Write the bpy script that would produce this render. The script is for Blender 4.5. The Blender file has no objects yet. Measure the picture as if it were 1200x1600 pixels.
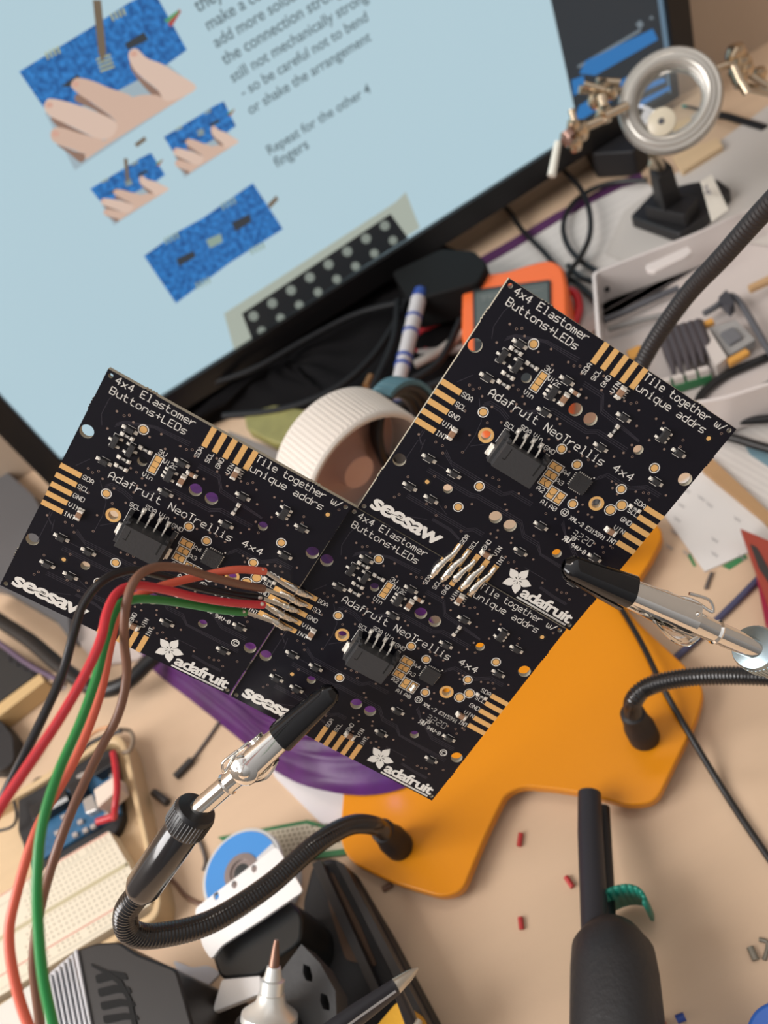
import bpy, math, random
from mathutils import Vector, Matrix
random.seed(7)
S = bpy.context.scene
COL = S.collection
PI = math.pi

# ---------------------------------------------------------------- camera (mm inside helpers, metres in Blender)
F = 1290.0                     # focal length in pixels of the 1200x1600 frame
H = 320.0                      # camera height above the desk, mm
dn = Vector((700, 1200, F)).normalized()          # gravity direction in camera space (x right, y down, z forward)
rx = Vector((dn.y, -dn.x, 0)).normalized()        # world +X in camera space
up = -dn
ry = up.cross(rx)                                  # world +Y (away from the user) in camera space

def c2w(v):                    # camera-space direction -> world direction
    return Vector((v.dot(rx), v.dot(ry), v.dot(up)))
CAM = Vector((0, 0, H))
def ray(px, py):
    return Vector(((px - 600) / F, (py - 800) / F, 1.0))
def P(px, py, Z):              # world point (mm) seen at a pixel, at camera depth Z
    return CAM + c2w(ray(px, py) * Z)
def D(px, py, h=0.0):          # world point on the horizontal plane at height h
    r = ray(px, py)
    return P(px, py, (H - h) / r.dot(dn))

cd = bpy.data.cameras.new('camera')
cam = bpy.data.objects.new('camera', cd); COL.objects.link(cam)
rot = Matrix((c2w(Vector((1, 0, 0))), c2w(Vector((0, -1, 0))), c2w(Vector((0, 0, -1))))).transposed()
cam.matrix_world = Matrix.Translation(CAM * .001) @ rot.to_4x4()
cd.sensor_fit = 'VERTICAL'; cd.sensor_height = 36; cd.sensor_width = 27
cd.lens = F / 1600 * 36
cd.clip_start = 0.005; cd.clip_end = 20
cd.dof.use_dof = True; cd.dof.focus_distance = 0.193
cd.dof.aperture_fstop = cd.lens / 1.75
S.camera = cam

# ---------------------------------------------------------------- world, lights, exposure
w = bpy.data.worlds.new('world'); S.world = w; w.use_nodes = True
nt = w.node_tree; nt.nodes.clear()
out = nt.nodes.new('ShaderNodeOutputWorld'); bg = nt.nodes.new('ShaderNodeBackground')
tc = nt.nodes.new('ShaderNodeTexCoord'); sp = nt.nodes.new('ShaderNodeSeparateXYZ')
mr = nt.nodes.new('ShaderNodeMapRange'); mr.inputs[1].default_value = -.5; mr.inputs[2].default_value = .7
cr = nt.nodes.new('ShaderNodeValToRGB')
cr.color_ramp.elements[0].color = (.20, .165, .14, 1)
cr.color_ramp.elements[1].color = (.86, .83, .82, 1)
my = nt.nodes.new('ShaderNodeMapRange'); my.inputs[1].default_value = -.95; my.inputs[2].default_value = .3; my.inputs[3].default_value = .48; my.inputs[4].default_value = 1.3   # darker side of the room behind the camera
for a, b in ((tc.outputs['Generated'], sp.inputs[0]), (sp.outputs['Z'], mr.inputs[0]), (mr.outputs[0], cr.inputs[0]), (sp.outputs['Y'], my.inputs[0]), (my.outputs[0], bg.inputs[1]), (cr.outputs[0], bg.inputs[0]), (bg.outputs[0], out.inputs[0])):
    nt.links.new(a, b)

def area(name, loc, target, sx, sy, power, col):
    l = bpy.data.lights.new(name, 'AREA'); l.shape = 'RECTANGLE'; l.size = sx; l.size_y = sy
    l.energy = power; l.color = col
    o = bpy.data.objects.new(name, l); COL.objects.link(o)
    o.location = loc; o.rotation_euler = (Vector(target) - Vector(loc)).to_track_quat('-Z', 'Y').to_euler()
    return o
area('window_light', (-1.5, .15, 1.15), (0, .2, .1), 1.1, 1.3, 52, (1, .97, .95))
area('ceiling_light', (.25, .8, 1.75), (0, .25, 0), .6, .6, 17, (1, .9, .8))
S.view_settings.view_transform = 'Standard'; S.view_settings.look = 'None'
S.view_settings.exposure = 0.0; S.view_settings.gamma = 1.0
S.view_settings.use_curve_mapping = False

# ---------------------------------------------------------------- materials
MC = {}
def mat(name, col, rough=.5, metal=0, **k):
    if name in MC: return MC[name]
    m = bpy.data.materials.new(name); m.use_nodes = True
    n = m.node_tree; b = n.nodes['Principled BSDF']
    b.inputs['Base Color'].default_value = (*col, 1)
    b.inputs['Roughness'].default_value = rough; b.inputs['Metallic'].default_value = metal
    for a, v in k.items():
        if a in ('var', 'bump', 'scale', 'stretch'): continue
        b.inputs[a.replace('_', ' ')].default_value = v
    sc = k.get('scale', 60.)
    if k.get('var') or k.get('bump'):
        t = n.nodes.new('ShaderNodeTexCoord'); mp = n.nodes.new('ShaderNodeMapping')
        mp.inputs['Scale'].default_value = k.get('stretch', (1, 1, 1))
        ns = n.nodes.new('ShaderNodeTexNoise'); ns.inputs['Scale'].default_value = sc; ns.inputs['Detail'].default_value = 5
        n.links.new(t.outputs['Object'], mp.inputs[0]); n.links.new(mp.outputs[0], ns.inputs['Vector'])
        if k.get('var'):
            mx = n.nodes.new('ShaderNodeMix'); mx.data_type = 'RGBA'
            v = k['var']
            mx.inputs[6].default_value = (*[c * (1 - v) for c in col], 1); mx.inputs[7].default_value = (*[min(1, c * (1 + v)) for c in col], 1)
            n.links.new(ns.outputs[0], mx.inputs[0]); n.links.new(mx.outputs[2], b.inputs['Base Color'])
        if k.get('bump'):
            bp = n.nodes.new('ShaderNodeBump'); bp.inputs['Strength'].default_value = k['bump']; bp.inputs['Distance'].default_value = .0004
            n.links.new(ns.outputs[0], bp.inputs['Height']); n.links.new(bp.outputs[0], b.inputs['Normal'])
    MC[name] = m
    return m
def emit(name, col, s=1.0):
    m = bpy.data.materials.new(name); m.use_nodes = True
    b = m.node_tree.nodes['Principled BSDF']
    b.inputs['Base Color'].default_value = (.01, .01, .01, 1); b.inputs['Roughness'].default_value = .4
    b.inputs['Emission Color'].default_value = (*col, 1); b.inputs['Emission Strength'].default_value = s
    return m
def lin(r, g, b):
    return tuple(((c / 255 + .055) / 1.055) ** 2.4 if c > 10 else c / 255 / 12.92 for c in (r, g, b))

BLACK = mat('black plastic', (.008, .0075, .009), .4)
BLACKM = mat('black matte plastic', (.009, .0085, .010), .6, bump=.2, scale=900)
GLOSS = mat('glossy black rubber', (.005, .005, .006), .08)
CHROME = mat('chrome steel', (.84, .82, .78), .09, 1)
ANOD = mat('black anodised metal', (.010, .010, .012), .2, 0, Coat_Weight=.5)
BRASS = mat('nickel brass', (.62, .50, .36), .25, 1)
SILVER = mat('brushed aluminium', (.72, .72, .74), .35, 1)
SOLDER = mat('solder', (.80, .76, .68), .22, 1, bump=.5, scale=1500)
TIN = mat('tinned terminal', (.88, .84, .76), .38, .5, bump=.5, scale=3000)
GOLD = mat('gold plated copper', (.88, .52, .19), .4, .3)
MASK = mat('black solder mask', (.0065, .006, .0105), .36, 0, bump=.06, scale=500, Specular_IOR_Level=.28)
TRACE = mat('covered copper trace', (.0035, .003, .0045), .4)
TRACE2 = mat('covered trace edge', (.04, .036, .048), .35)
FR4 = mat('fibreglass edge', (.42, .38, .29), .6)
SILK = mat('white silkscreen ink', (.78, .76, .71), .6)
PACKAGE = mat('chip package', (.022, .022, .024), .55, bump=.3, scale=3000)
COPPER = mat('via ring', (.38, .27, .22), .4, .6)
CERAM = mat('brown ceramic', (.30, .17, .10), .5)
WOOD = mat('desk wood', (.60, .43, .29), .45, var=.10, scale=7, stretch=(1, 9, 1))
WOOD2 = mat('light plywood', (.62, .45, .27), .5, var=.12, scale=12, stretch=(1, 8, 1))
PAPER = mat('white paper', (.62, .58, .54), .8, var=.03, scale=20)
INK = mat('grey pencil', (.16, .15, .17), .8)

# ---------------------------------------------------------------- mesh builder
def spl(pts, k=8, closed=False):
    pts = [Vector(p) for p in pts]; n = len(pts); o = []
    rng = range(n if closed else n - 1)
    for i in rng:
        g = (lambda j: pts[j % n]) if closed else (lambda j: pts[max(0, min(n - 1, j))])
        a, b, c, d = g(i - 1), g(i), g(i + 1), g(i + 2)
        for t in range(k):
            u = t / k
            o.append(.5 * ((2 * b) + (c - a) * u + (2 * a - 5 * b + 4 * c - d) * u * u + (3 * b - a - 3 * c + d) * u ** 3))
    if not closed: o.append(pts[-1].copy())
    return o
def roundpoly(pts, r, k=5):
    o = []; n = len(pts)
    for i in range(n):
        a, b, c = Vector(pts[i - 1][:2]), Vector(pts[i][:2]), Vector(pts[(i + 1) % n][:2])
        rr = min(r, (a - b).length * .45, (c - b).length * .45)
        p, q = b + (a - b).normalized() * rr, b + (c - b).normalized() * rr
        for t in range(k + 1):
            u = t / k
            o.append((1 - u) ** 2 * p + 2 * u * (1 - u) * b + u * u * q)
    return o
def frame(z, x=None):          # rotation matrix with the given z axis
    z = Vector(z).normalized(); x = Vector(x) if x is not None else (Vector((1, 0, 0)) if abs(z.x) < .8 else Vector((0, 1, 0)))
    x = (x - z * x.dot(z)).normalized(); y = z.cross(x)
    return Matrix((x, y, z)).transposed().to_4x4()

class MB:
    def __init__(s): s.v = []; s.f = []; s.m = []; s.M = Matrix(); s.k = 0
    def add(s, vs, fs):
        b = len(s.v); s.v += [s.M @ Vector(v) for v in vs]
        s.f += [tuple(i + b for i in f) for f in fs]; s.m += [s.k] * len(fs); return s
    def box(s, c, d, R=None):
        c = Vector(c); R = R or Matrix()
        vs = [c + R.to_3x3() @ Vector((x * d[0] / 2, y * d[1] / 2, z * d[2] / 2)) for x in (-1, 1) for y in (-1, 1) for z in (-1, 1)]
        return s.add(vs, [(0, 1, 3, 2), (4, 6, 7, 5), (0, 4, 5, 1), (2, 3, 7, 6), (0, 2, 6, 4), (1, 5, 7, 3)])
    def prism(s, poly, z0, z1):
        n = len(poly); a = sum(poly[i - 1][0] * poly[i][1] - poly[i][0] * poly[i - 1][1] for i in range(n))
        if a < 0: poly = list(poly)[::-1]
        vs = [(p[0], p[1], z0) for p in poly] + [(p[0], p[1], z1) for p in poly]
        return s.add(vs, [tuple(range(n))[::-1], tuple(range(n, 2 * n))] + [((i), (i + 1) % n, (i + 1) % n + n, i + n) for i in range(n)])
    def tube(s, pts, r, n=12, caps=True, flat=1.0):
        pts = [Vector(p) for p in pts]; m = len(pts)
        if not isinstance(r, (list, tuple)): r = [r] * m
        if len(r) != m:
            q = []
            for i in range(m):
                u = i / (m - 1) * (len(r) - 1); j = min(int(u), len(r) - 2); q.append(r[j] + (r[j + 1] - r[j]) * (u - j))
            r = q
        t0 = (pts[1] - pts[0]).normalized()
        x = t0.orthogonal().normalized(); vs = []
        for i in range(m):
            t = (pts[min(i + 1, m - 1)] - pts[max(i - 1, 0)]).normalized()
            x = (x - t * x.dot(t)).normalized(); y = t.cross(x)
            for j in range(n):
                a = 2 * PI * j / n
                vs.append(pts[i] + (x * math.cos(a) + y * math.sin(a) * flat) * r[i])
        fs = [(i * n + j, i * n + (j + 1) % n, (i + 1) * n + (j + 1) % n, (i + 1) * n + j) for i in range(m - 1) for j in range(n)]
        if caps: fs += [tuple(range(n))[::-1], tuple(range((m - 1) * n, m * n))]
        return s.add(vs, fs)
    def lathe(s, prof, n=32, M=None, caps=True):
        M = M or Matrix(); m = len(prof)
        vs = [M @ Vector((r * math.cos(2 * PI * j / n), r * math.sin(2 * PI * j / n), z)) for r, z in prof for j in range(n)]
        fs = [(i * n + j, i * n + (j + 1) % n, (i + 1) * n + (j + 1) % n, (i + 1) * n + j) for i in range(m - 1) for j in range(n)]
        if caps: fs += [tuple(range(n))[::-1], tuple(range((m - 1) * n, m * n))]
        return s.add(vs, fs)
    def disc(s, c, r, z, n=16, r0=0):
        if r0 <= 0: return s.add([(c[0] + r * math.cos(2 * PI * j / n), c[1] + r * math.sin(2 * PI * j / n), z) for j in range(n)], [tuple(range(n))])
        vs = [(c[0] + q * math.cos(2 * PI * j / n), c[1] + q * math.sin(2 * PI * j / n), z) for q in (r0, r) for j in range(n)]
        return s.add(vs, [(j, n + j, n + (j + 1) % n, (j + 1) % n) for j in range(n)])
    def line(s, pts, w, z, n=8):
        for a, b in zip(pts[:-1], pts[1:]):
            a = Vector(a[:2]); b = Vector(b[:2]); d = b - a
            if d.length < 1e-6: continue
            d.normalize(); q = Vector((-d.y, d.x)) * w / 2
            s.add([(*(a + q), z), (*(a - q), z), (*(b - q), z), (*(b + q), z)], [(0, 1, 2, 3)])
        for p in pts: s.disc(p, w / 2, z, n)
        return s
    def build(s, name, mats, parent=None, world=False, smooth=35, bevel=0, seg=2):
        me = bpy.data.meshes.new(name)
        me.from_pydata([v * .001 for v in s.v], [], s.f)
        mats = mats if isinstance(mats, (list, tuple)) else [mats]
        for m_ in mats: me.materials.append(m_)
        me.polygons.foreach_set('material_index', [min(k, len(mats) - 1) for k in s.m])
        if smooth:
            me.polygons.foreach_set('use_smooth', [True] * len(me.polygons))
            me.set_sharp_from_angle(angle=math.radians(smooth))
        me.update()
        o = bpy.data.objects.new(name, me); COL.objects.link(o)
        if parent is not None:
            if world: me.transform(MAT[parent.name].inverted())
            o.parent = parent
        if bevel:
            b = o.modifiers.new('bevel', 'BEVEL'); b.width = bevel * .001; b.segments = seg; b.limit_method = 'ANGLE'
        return o
MAT = {}
def thing(name, label, cat, M=None, group=None):
    o = bpy.data.objects.new(name, None); COL.objects.link(o)
    if M is None: M = Matrix()
    if isinstance(M, Vector): M = Matrix.Translation(M)
    M = M.copy(); M.translation *= .001
    o.matrix_world = M; o.empty_display_size = .01; MAT[o.name] = M
    return tag(o, label, cat, group)
def tag(o, label, cat, group=None, kind=None):
    o['label'] = label; o['category'] = cat
    if group: o['group'] = group
    if kind: o['kind'] = kind
    return o
def copy_tree(o, parent=None):
    c = o.copy(); COL.objects.link(c)
    if parent is not None: c.parent = parent
    for ch in list(o.children): copy_tree(ch, c)
    return c
def single(mb, name, m, label, cat, origin=None, group=None, **k):   # a thing of one mesh, its origin at a world point
    org = Vector(origin) if origin is not None else Vector(mb.v[0])
    mb.v = [v - org for v in mb.v]
    o = mb.build(name, m, **k); o.location = org * .001
    return tag(o, label, cat, group)
def dpoly(px, h):              # pixel outline -> points on the horizontal plane at height h
    return [D(x, y, h) for x, y in px]
def slab(mb, px, h0, h1, r=0):
    p = [(q.x, q.y) for q in dpoly(px, h1)]
    if r: p = roundpoly(p, r)
    return mb.prism(p, h0, h1)

# ---------------------------------------------------------------- stroke lettering (4 x 6 grid, baseline at 2)
G = {'A': '0206284642 0444', 'B': '0208 083847463505 3544433202', 'C': '4738180703123243', 'D': '02083847433202', 'E': '48080242 0535',
 'G': '473818070312324345 4525', 'I': '1838 2822 1232', 'L': '080242', 'M': '0208254842', 'N': '02084248', 'S': '4738180706153544433203 0312',
 'T': '0848 2822', 'U': '080312324348', 'V': '0804224448', 'X': '0248 0842', 'R': '0208384746350525 2542',
 'a': '16364542 421203141444', 'd': '4842 421203051646', 'f': '121718 1838 0636', 'r': '0206 04263646', 'u': '0603123243 4642', 'i': '162622 1232 2728',
 't': '18132242 0636', 'n': '0206 0516364542', 'e': '0444453616050312 1242', 'o': '160503123243453616', 'l': '182822 1232', 's': '4616050414344332 3202',
 'm': '0206 061625 2522 25364542', 'g': '461605031242 46413010', 'h': '0208 0516364542', 'w': '060312232524 23324346', 'q': '461605031242 4640',
 'c': '461605031242', '4': '32380444', 'x': '0246 0642', '2': '07183847460242', '3': '0718384746351535 3544433212 1203', '1': '172822 1232',
 '0': '183847433212030718 0347', '5': '4808063645433202', '9': '45150607183847443222', '-': '0535', '+': '0545 2327', '/': '0248'}
def word(mb, txt, x, y, h, wtot, w, z=.03, ang=0, flip=1):
    """stroke text: left end x, baseline y (board mm, y down), cap height h, total width wtot"""
    n = len(txt); pitch = wtot / (n - .28); sx = pitch * .72 / 4; sy = h / 6
    ca, sa = math.cos(ang), math.sin(ang)
    for i, ch in enumerate(txt):
        for st in G.get(ch, '').split():
            q = [(i * pitch + int(st[j]) * sx, (int(st[j + 1]) - 2) * sy) for j in range(0, len(st) - 1, 2)]
            mb.line([(x + u * ca - v * sa, -y + u * sa + v * ca) for u, v in q], w, z, 6)
def fontmesh(txt, size, bold=0, shear=0, spacing=1.0):
    cu = bpy.data.curves.new('lettering', 'FONT'); cu.body = txt; cu.size = size; cu.offset = bold; cu.shear = shear; cu.space_character = spacing
    o = bpy.data.objects.new('lettering', cu); COL.objects.link(o)
    bpy.context.view_layer.update()
    me = bpy.data.meshes.new_from_object(o.evaluated_get(bpy.context.evaluated_depsgraph_get()))
    vs = [v.co.copy() for v in me.vertices]; fs = [tuple(p.vertices) for p in me.polygons]
    bpy.data.objects.remove(o); bpy.data.curves.remove(cu); bpy.data.meshes.remove(me)
    return vs, fs
def fonttext(mb, txt, fn, size=1.0, fit=None, **k):
    """lays font text through fn(x, y) -> point; fit = (width, height) of the bounding box"""
    vs, fs = fontmesh(txt, size, **k)
    if not vs: return
    x0, x1 = min(v.x for v in vs), max(v.x for v in vs); y0, y1 = min(v.y for v in vs), max(v.y for v in vs)
    if fit: vs = [Vector(((v.x - x0) / (x1 - x0) * fit[0], (v.y - y0) / (y1 - y0) * fit[1], 0)) for v in vs]
    mb.add([fn(v.x, v.y) for v in vs], fs)
# ================================================================ circuit boards (60 x 60 mm, component side to the camera)
POSE = {
 'A': ([[0.84847, -0.52865, -0.02516], [0.47845, 0.7865, -0.39051], [0.22623, 0.31929, 0.92026]], (-58.03, -30.15, 173.70)),
 'B': ([[0.85252, -0.52228, 0.02096], [0.49595, 0.79559, -0.34794], [0.16505, 0.30702, 0.93728]], (-7.2, -1.5, 189.0)),
 'C': ([[0.8502, -0.52553, 0.03129], [0.495, 0.77774, -0.38744], [0.17927, 0.34489, 0.92137]], (25.51, -47.69, 168.42))}
def board_matrix(k):
    R, T = POSE[k]
    cx, cy, cz = [Vector((R[0][i], R[1][i], R[2][i])) for i in range(3)]
    X = c2w(cx).normalized(); Z = (-c2w(cz)); Z = (Z - X * Z.dot(X)).normalized(); Y = Z.cross(X)
    M = Matrix((X, Y, Z)).transposed().to_4x4(); M.translation = CAM + c2w(Vector(T)); return M
BM = {k: board_matrix(k) for k in POSE}
def BP(k, u, v, h=0):          # board millimetres -> world mm
    return BM[k] @ Vector((u, -v, h))

def plate(outline, holes, z0, z1):
    cu = bpy.data.curves.new('outline', 'CURVE'); cu.dimensions = '2D'; cu.fill_mode = 'BOTH'; cu.extrude = abs(z1 - z0) / 2
    for ring in [outline] + holes:
        s = cu.splines.new('POLY'); s.points.add(len(ring) - 1); s.use_cyclic_u = True
        for p, q in zip(s.points, ring): p.co = (q[0], q[1], 0, 1)
    o = bpy.data.objects.new('outline', cu); COL.objects.link(o); bpy.context.view_layer.update()
    me = bpy.data.meshes.new_from_object(o.evaluated_get(bpy.context.evaluated_depsgraph_get()))
    zc = (z0 + z1) / 2
    vs = [(v.co.x, v.co.y, v.co.z + zc) for v in me.vertices]; fs = [tuple(p.vertices) for p in me.polygons]; nz = [abs(p.normal.z) for p in me.polygons]
    bpy.data.objects.remove(o); bpy.data.curves.remove(cu); bpy.data.meshes.remove(me)
    return vs, fs, nz
def circle(x, y, r, n=28): return [(x + r * math.cos(2 * PI * i / n), y + r * math.sin(2 * PI * i / n)) for i in range(n)]

# outline with little break-off burrs near the corners of each side
edge = []
def burr(t0, t1, fn):
    k = 4
    for i in range(k):
        for a in (0, .25, .5, .75):
            t = t0 + (t1 - t0) * (i + a) / k
            edge.append(fn(t, .0 if a == 0 else (.22 if a == .5 else .14)))
    edge.append(fn(t1, 0))
edge.append((0, 0)); burr(8.3, 11.2, lambda t, e: (t, e)); burr(48.8, 51.6, lambda t, e: (t, e))
edge.append((60, 0)); burr(7.4, 10.2, lambda t, e: (60 + e, -t)); burr(49, 51.6, lambda t, e: (60 + e, -t))
edge.append((60, -60)); burr(51.6, 48.8, lambda t, e: (t, -60 + .02 - e * .3)); burr(11.2, 8.3, lambda t, e: (t, -60 + .02 - e * .3))
edge.append((0, -60)); burr(51.6, 49, lambda t, e: (-e, -t)); burr(10.2, 7.2, lambda t, e: (-e, -t))
HOLES = [(15, 15, 1.1), (1.85, 15, 1.55), (1.9, 45.1, 1.5), (28, 15, 1.5), (32, 15, 1.5), (45.1, 15, 1.1), (58.15, 14.95, 1.55), (27.9, 45.1, 1.5), (31.9, 45.05, 1.5),
         (14.85, 45.1, 1.1), (45.1, 45, 1.1), (58, 45.1, 1.5), (1.1, 1.1, .52), (58.8, 1.1, .52), (1.05, 58.9, .52), (59, 58.85, .52), (15, 30.1, 1.12), (45.15, 30.1, 1.12)]

root = thing('circuit_board', 'highest black circuit board of the three, held at its right edge by a clip', 'circuit board', BM['C'], 'black circuit boards soldered together')
mb = MB(); vs, fs, nz = plate(edge, [circle(x, -y, r) for x, y, r in HOLES], -1.6, 0)
for f, q in zip(fs, nz): mb.f.append(f); mb.m.append(0 if q > .5 else 1)
mb.v = [Vector(v) for v in vs]
mb.build('substrate', [MASK, FR4], root, smooth=30)

def rect(mb, x0, y0, x1, y1, z0, z1):
    mb.box(((x0 + x1) / 2, -(y0 + y1) / 2, (z0 + z1) / 2), (abs(x1 - x0), abs(y1 - y0), abs(z1 - z0)))
def place(o, x, y, a=0):
    o.location = (x * .001, -y * .001, 0); o.rotation_euler = (0, 0, a); return o
def repeat(o, spots):
    for i, s in enumerate(spots):
        c = o if i == 0 else o.copy()
        if i: COL.objects.link(c)
        place(c, *s)

# gold edge fingers
mb = MB(); rect(mb, -2.5, -.65, 2.5, .65, 0, .05); f0 = mb.build('gold_finger', GOLD, root, smooth=0)
PIT = [24.97 + 2.55 * i for i in range(5)]
repeat(f0, [(2.52, y + .15) for y in PIT] + [(57.55, y + .05) for y in PIT] + [(x, 2.45, PI / 2) for x in PIT] + [(x, 57.55, PI / 2) for x in PIT])
# round test pads with a white ring
mb = MB(); mb.disc((0, 0), .8, .03, 24); mb.k = 1; mb.disc((0, 0), .8, .01, 24, .79); mb.k = 2; mb.disc((0, 0), 1.2, .03, 28, .98)
tp = mb.build('test_pad', [GOLD, TRACE, SILK], root, smooth=0)
repeat(tp, [(12.06, 8.28), (11.48, 26.1), (20.5, 40.8), (19.3, 47.56), (30.8, 23.8), (35.87, 24.96), (40.73, 33.03), (47.68, 24.33), (50.75, 16.47)])
mb = MB(); mb.disc((0, 0), 1.0, .03, 26); mb.k = 1; mb.disc((0, 0), 1.36, .03, 30, 1.19)
repeat(mb.build('test_pad', [GOLD, SILK], root, smooth=0), [(48.75, 29.67), (50.2, 27.4)])
mb = MB(); mb.disc((0, 0), .95, .008, 22); mb.k = 1; mb.disc((0, 0), .5, .03, 20)
repeat(mb.build('fiducial_dot', [TRACE, GOLD], root, smooth=0), [(10.0, 46.2), (56.3, 4.83)])
# plated mounting holes
mb = MB(); mb.lathe([(1.12, -1.58), (1.12, .03), (1.75, .03), (1.75, 0)], 30, caps=False)
repeat(mb.build('plated_hole', GOLD, root), [(15, 30.1), (45.15, 30.1)])

# diodes
def two_pin(w, l, bw, bl, bh, bodym, marks=True, silk=True, capstyle=False, h0=.16):
    mb = MB()
    for s in (-1, 1):
        c = s * (l / 2 - bl / 2)
        if capstyle:
            mb.k = 0; mb.box((c, 0, bh / 2 + .02), (bl, w, bh + .06))
            mb.box((s * (l / 2 + .12), 0, .14), (.36, w * 1.05, .28))
        else:
            mb.k = 0; mb.box((c, 0, h0 / 2), (bl, w, h0)); mb.box((c * .86, 0, .22), (bl * .75, w * .55, .36))
    mb.k = 1
    mb.box((0, 0, bh / 2 + .02), (bw, w * (1.0 if capstyle else 1.42), bh))
    if silk:
        mb.k = 2
        mb.line([(-bw * .45, .86), (bw * .62, .86)], .1, .03, 6); mb.line([(-bw * .62, -.86), (bw * .45, -.86)], .1, .03, 6)
    if marks == 2:
        mb.k = 2; word(mb, '1001', -bw * .38, .22, .5, bw * .8, .07, bh + .03)
    return mb
dm = two_pin(.86, 3.7, 1.75, .85, .85, PACKAGE)
d0 = dm.build('diode', [TIN, PACKAGE, SILK], root, smooth=0, bevel=.06)
repeat(d0, [(9.6, 9.8), (7.85, 19.35), (22.6, 10.85), (22.6, 19.05), (37.75, 10.9), (37.75, 18.95), (52.9, 10.87), (53.0, 18.83), (7.3, 41.3), (14, 41.4), (37.8, 41.3), (53.05, 41.2),
            (7.28, 49.25), (13, 49.3), (37.7, 49.15), (52.8, 49.15)])
rm = two_pin(.85, 2.7, 1.25, .62, .42, BLACK, marks=2, silk=False, capstyle=True)
r0 = rm.build('resistor', [TIN, BLACK, SILK], root, smooth=0, bevel=.05)
repeat(r0, [(9.75, 11.4), (14.45, 12.2), (11.35, 16.6), (11.65, 18.65), (37.87, 14.4, PI / 2 * .97), (53.15, 26.4)])
c0 = two_pin(1.3, 2.6, 1.35, .62, .95, CERAM, silk=False, capstyle=True).build('capacitor', [TIN, CERAM], root, smooth=0, bevel=.12)
repeat(c0, [(24.4, 14.45, PI / 2), (8.45, 33.75, PI / 2), (33.75, 6.9, PI / 2), (52.0, 33.8, 0), (31.3, 53.95, 0)])
c1 = two_pin(.85, 2.1, 1.0, .5, .7, CERAM, silk=False, capstyle=True).build('capacitor', [TIN, CERAM], root, smooth=0, bevel=.06)
repeat(c1, [(25.6, 12.05)])
def sot(left, right, bw, bl):
    mb = MB()
    for x, ys in ((-1, left), (1, right)):
        for y in ys:
            mb.k = 0; mb.box((x * (bw / 2 + .45), -y, .1), (.75, .62, .2)); mb.box((x * (bw / 2 + .18), -y, .35), (.4, .42, .35))
    mb.k = 1; mb.box((0, 0, .6), (bw, bl, 1.0))
    mb.k = 2
    mb.line([(-bw / 2 - .15, bl / 2 - .4), (-bw / 2 - .15, bl / 2 + .2), (bw / 2 - .1, bl / 2 + .2)], .1, .03, 6)
    mb.line([(-bw / 2 - .15, -bl / 2 + .4), (-bw / 2 - .15, -bl / 2 - .2), (bw / 2 - .5, -bl / 2 - .2)], .1, .03, 6)
    return mb
t0 = sot([0], [-1, 1], 1.3, 2.9).build('transistor', [TIN, PACKAGE, SILK], root, smooth=0, bevel=.06); place(t0, 7.95, 13.8)
t1 = sot([-1, 1], [0], 1.3, 2.9).build('transistor', [TIN, PACKAGE, SILK], root, smooth=0, bevel=.06); place(t1, 11.75, 13.85)
repeat(sot([-1, 0, 1], [-1, 1], 1.5, 2.9).build('regulator_chip', [TIN, PACKAGE, SILK], root, smooth=0, bevel=.06), [(21.5, 14.7)])
repeat(sot([-1, 1], [-1, 0, 1], 1.5, 2.9).build('regulator_chip', [TIN, PACKAGE, SILK], root, smooth=0, bevel=.06), [(47.6, 9.5)])
# microcontroller
mb = MB(); mb.k = 1; mb.box((0, 0, .45), (3.95, 3.95, .86)); mb.k = 0
for i in range(7):
    q = -1.5 + .5 * i
    for a, b in ((-2.1, q), (2.1, q)): mb.box((a, b, .06), (.42, .26, .12))
    for a, b in ((q, 2.1), (q, -2.1)): mb.box((a, b, .06), (.26, .42, .12))
mb.k = 2; mb.disc((1.95, 2.65), .2, .03, 10)
place(mb.build('microcontroller', [TIN, PACKAGE, SILK], root, smooth=0, bevel=.05), 39.0, 28.1)
# solder jumpers
def jumper(x0, y0, x1, y1, vert, n=2):
    mb = MB(); mb.k = 1
    mb.line([(x0, -y0), (x1, -y0), (x1, -y1), (x0, -y1), (x0, -y0)], .17, .03, 8)
    mb.k = 0; g = .28
    if n == 3:
        h = (y1 - y0 - 2 * g - .3) / 3
        for i in range(3): rect(mb, x0 + g, y0 + g + i * (h + .15), x1 - g, y0 + g + i * (h + .15) + h, 0, .04)
    else:
        a, b = x0 + g, x1 - g; c, d = y0 + g, y1 - g
        if vert:
            m = (c + d) / 2 - .1; k = (a + b) / 2
            mb.add([(a, -c, .04), (b, -c, .04), (b, -m, .04), (k, -m - .45, .04), (a, -m, .04)], [(0, 4, 3, 2, 1)])
            mb.add([(a, -m - .17, .04), (k, -m - .62, .04), (b, -m - .17, .04), (b, -d, .04), (a, -d, .04)], [(0, 4, 3, 2, 1)])
        else:
            m = (a + b) / 2 + .1; k = -(c + d) / 2
            mb.add([(a, -c, .04), (m, -c, .04), (m - .45, k, .04), (m, -d, .04), (a, -d, .04)], [(0, 4, 3, 2, 1)])
            mb.add([(m + .17, -c, .04), (b, -c, .04), (b, -d, .04), (m + .17, -d, .04), (m - .28, k, .04)], [(0, 4, 3, 2, 1)])
    mb.build('solder_jumper', [GOLD, SILK], root, smooth=0)
jumper(16.75, 11.85, 18.72, 16.55, True, 3)
jumper(30.63, 26.9, 33.9, 28.87, False); jumper(30.95, 28.98, 34.0, 30.95, False); jumper(31.0, 31.06, 33.95, 33.1, False)
jumper(34.15, 31.9, 36.2, 35.05, True); jumper(36.3, 31.9, 38.33, 35.05, True)

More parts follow.
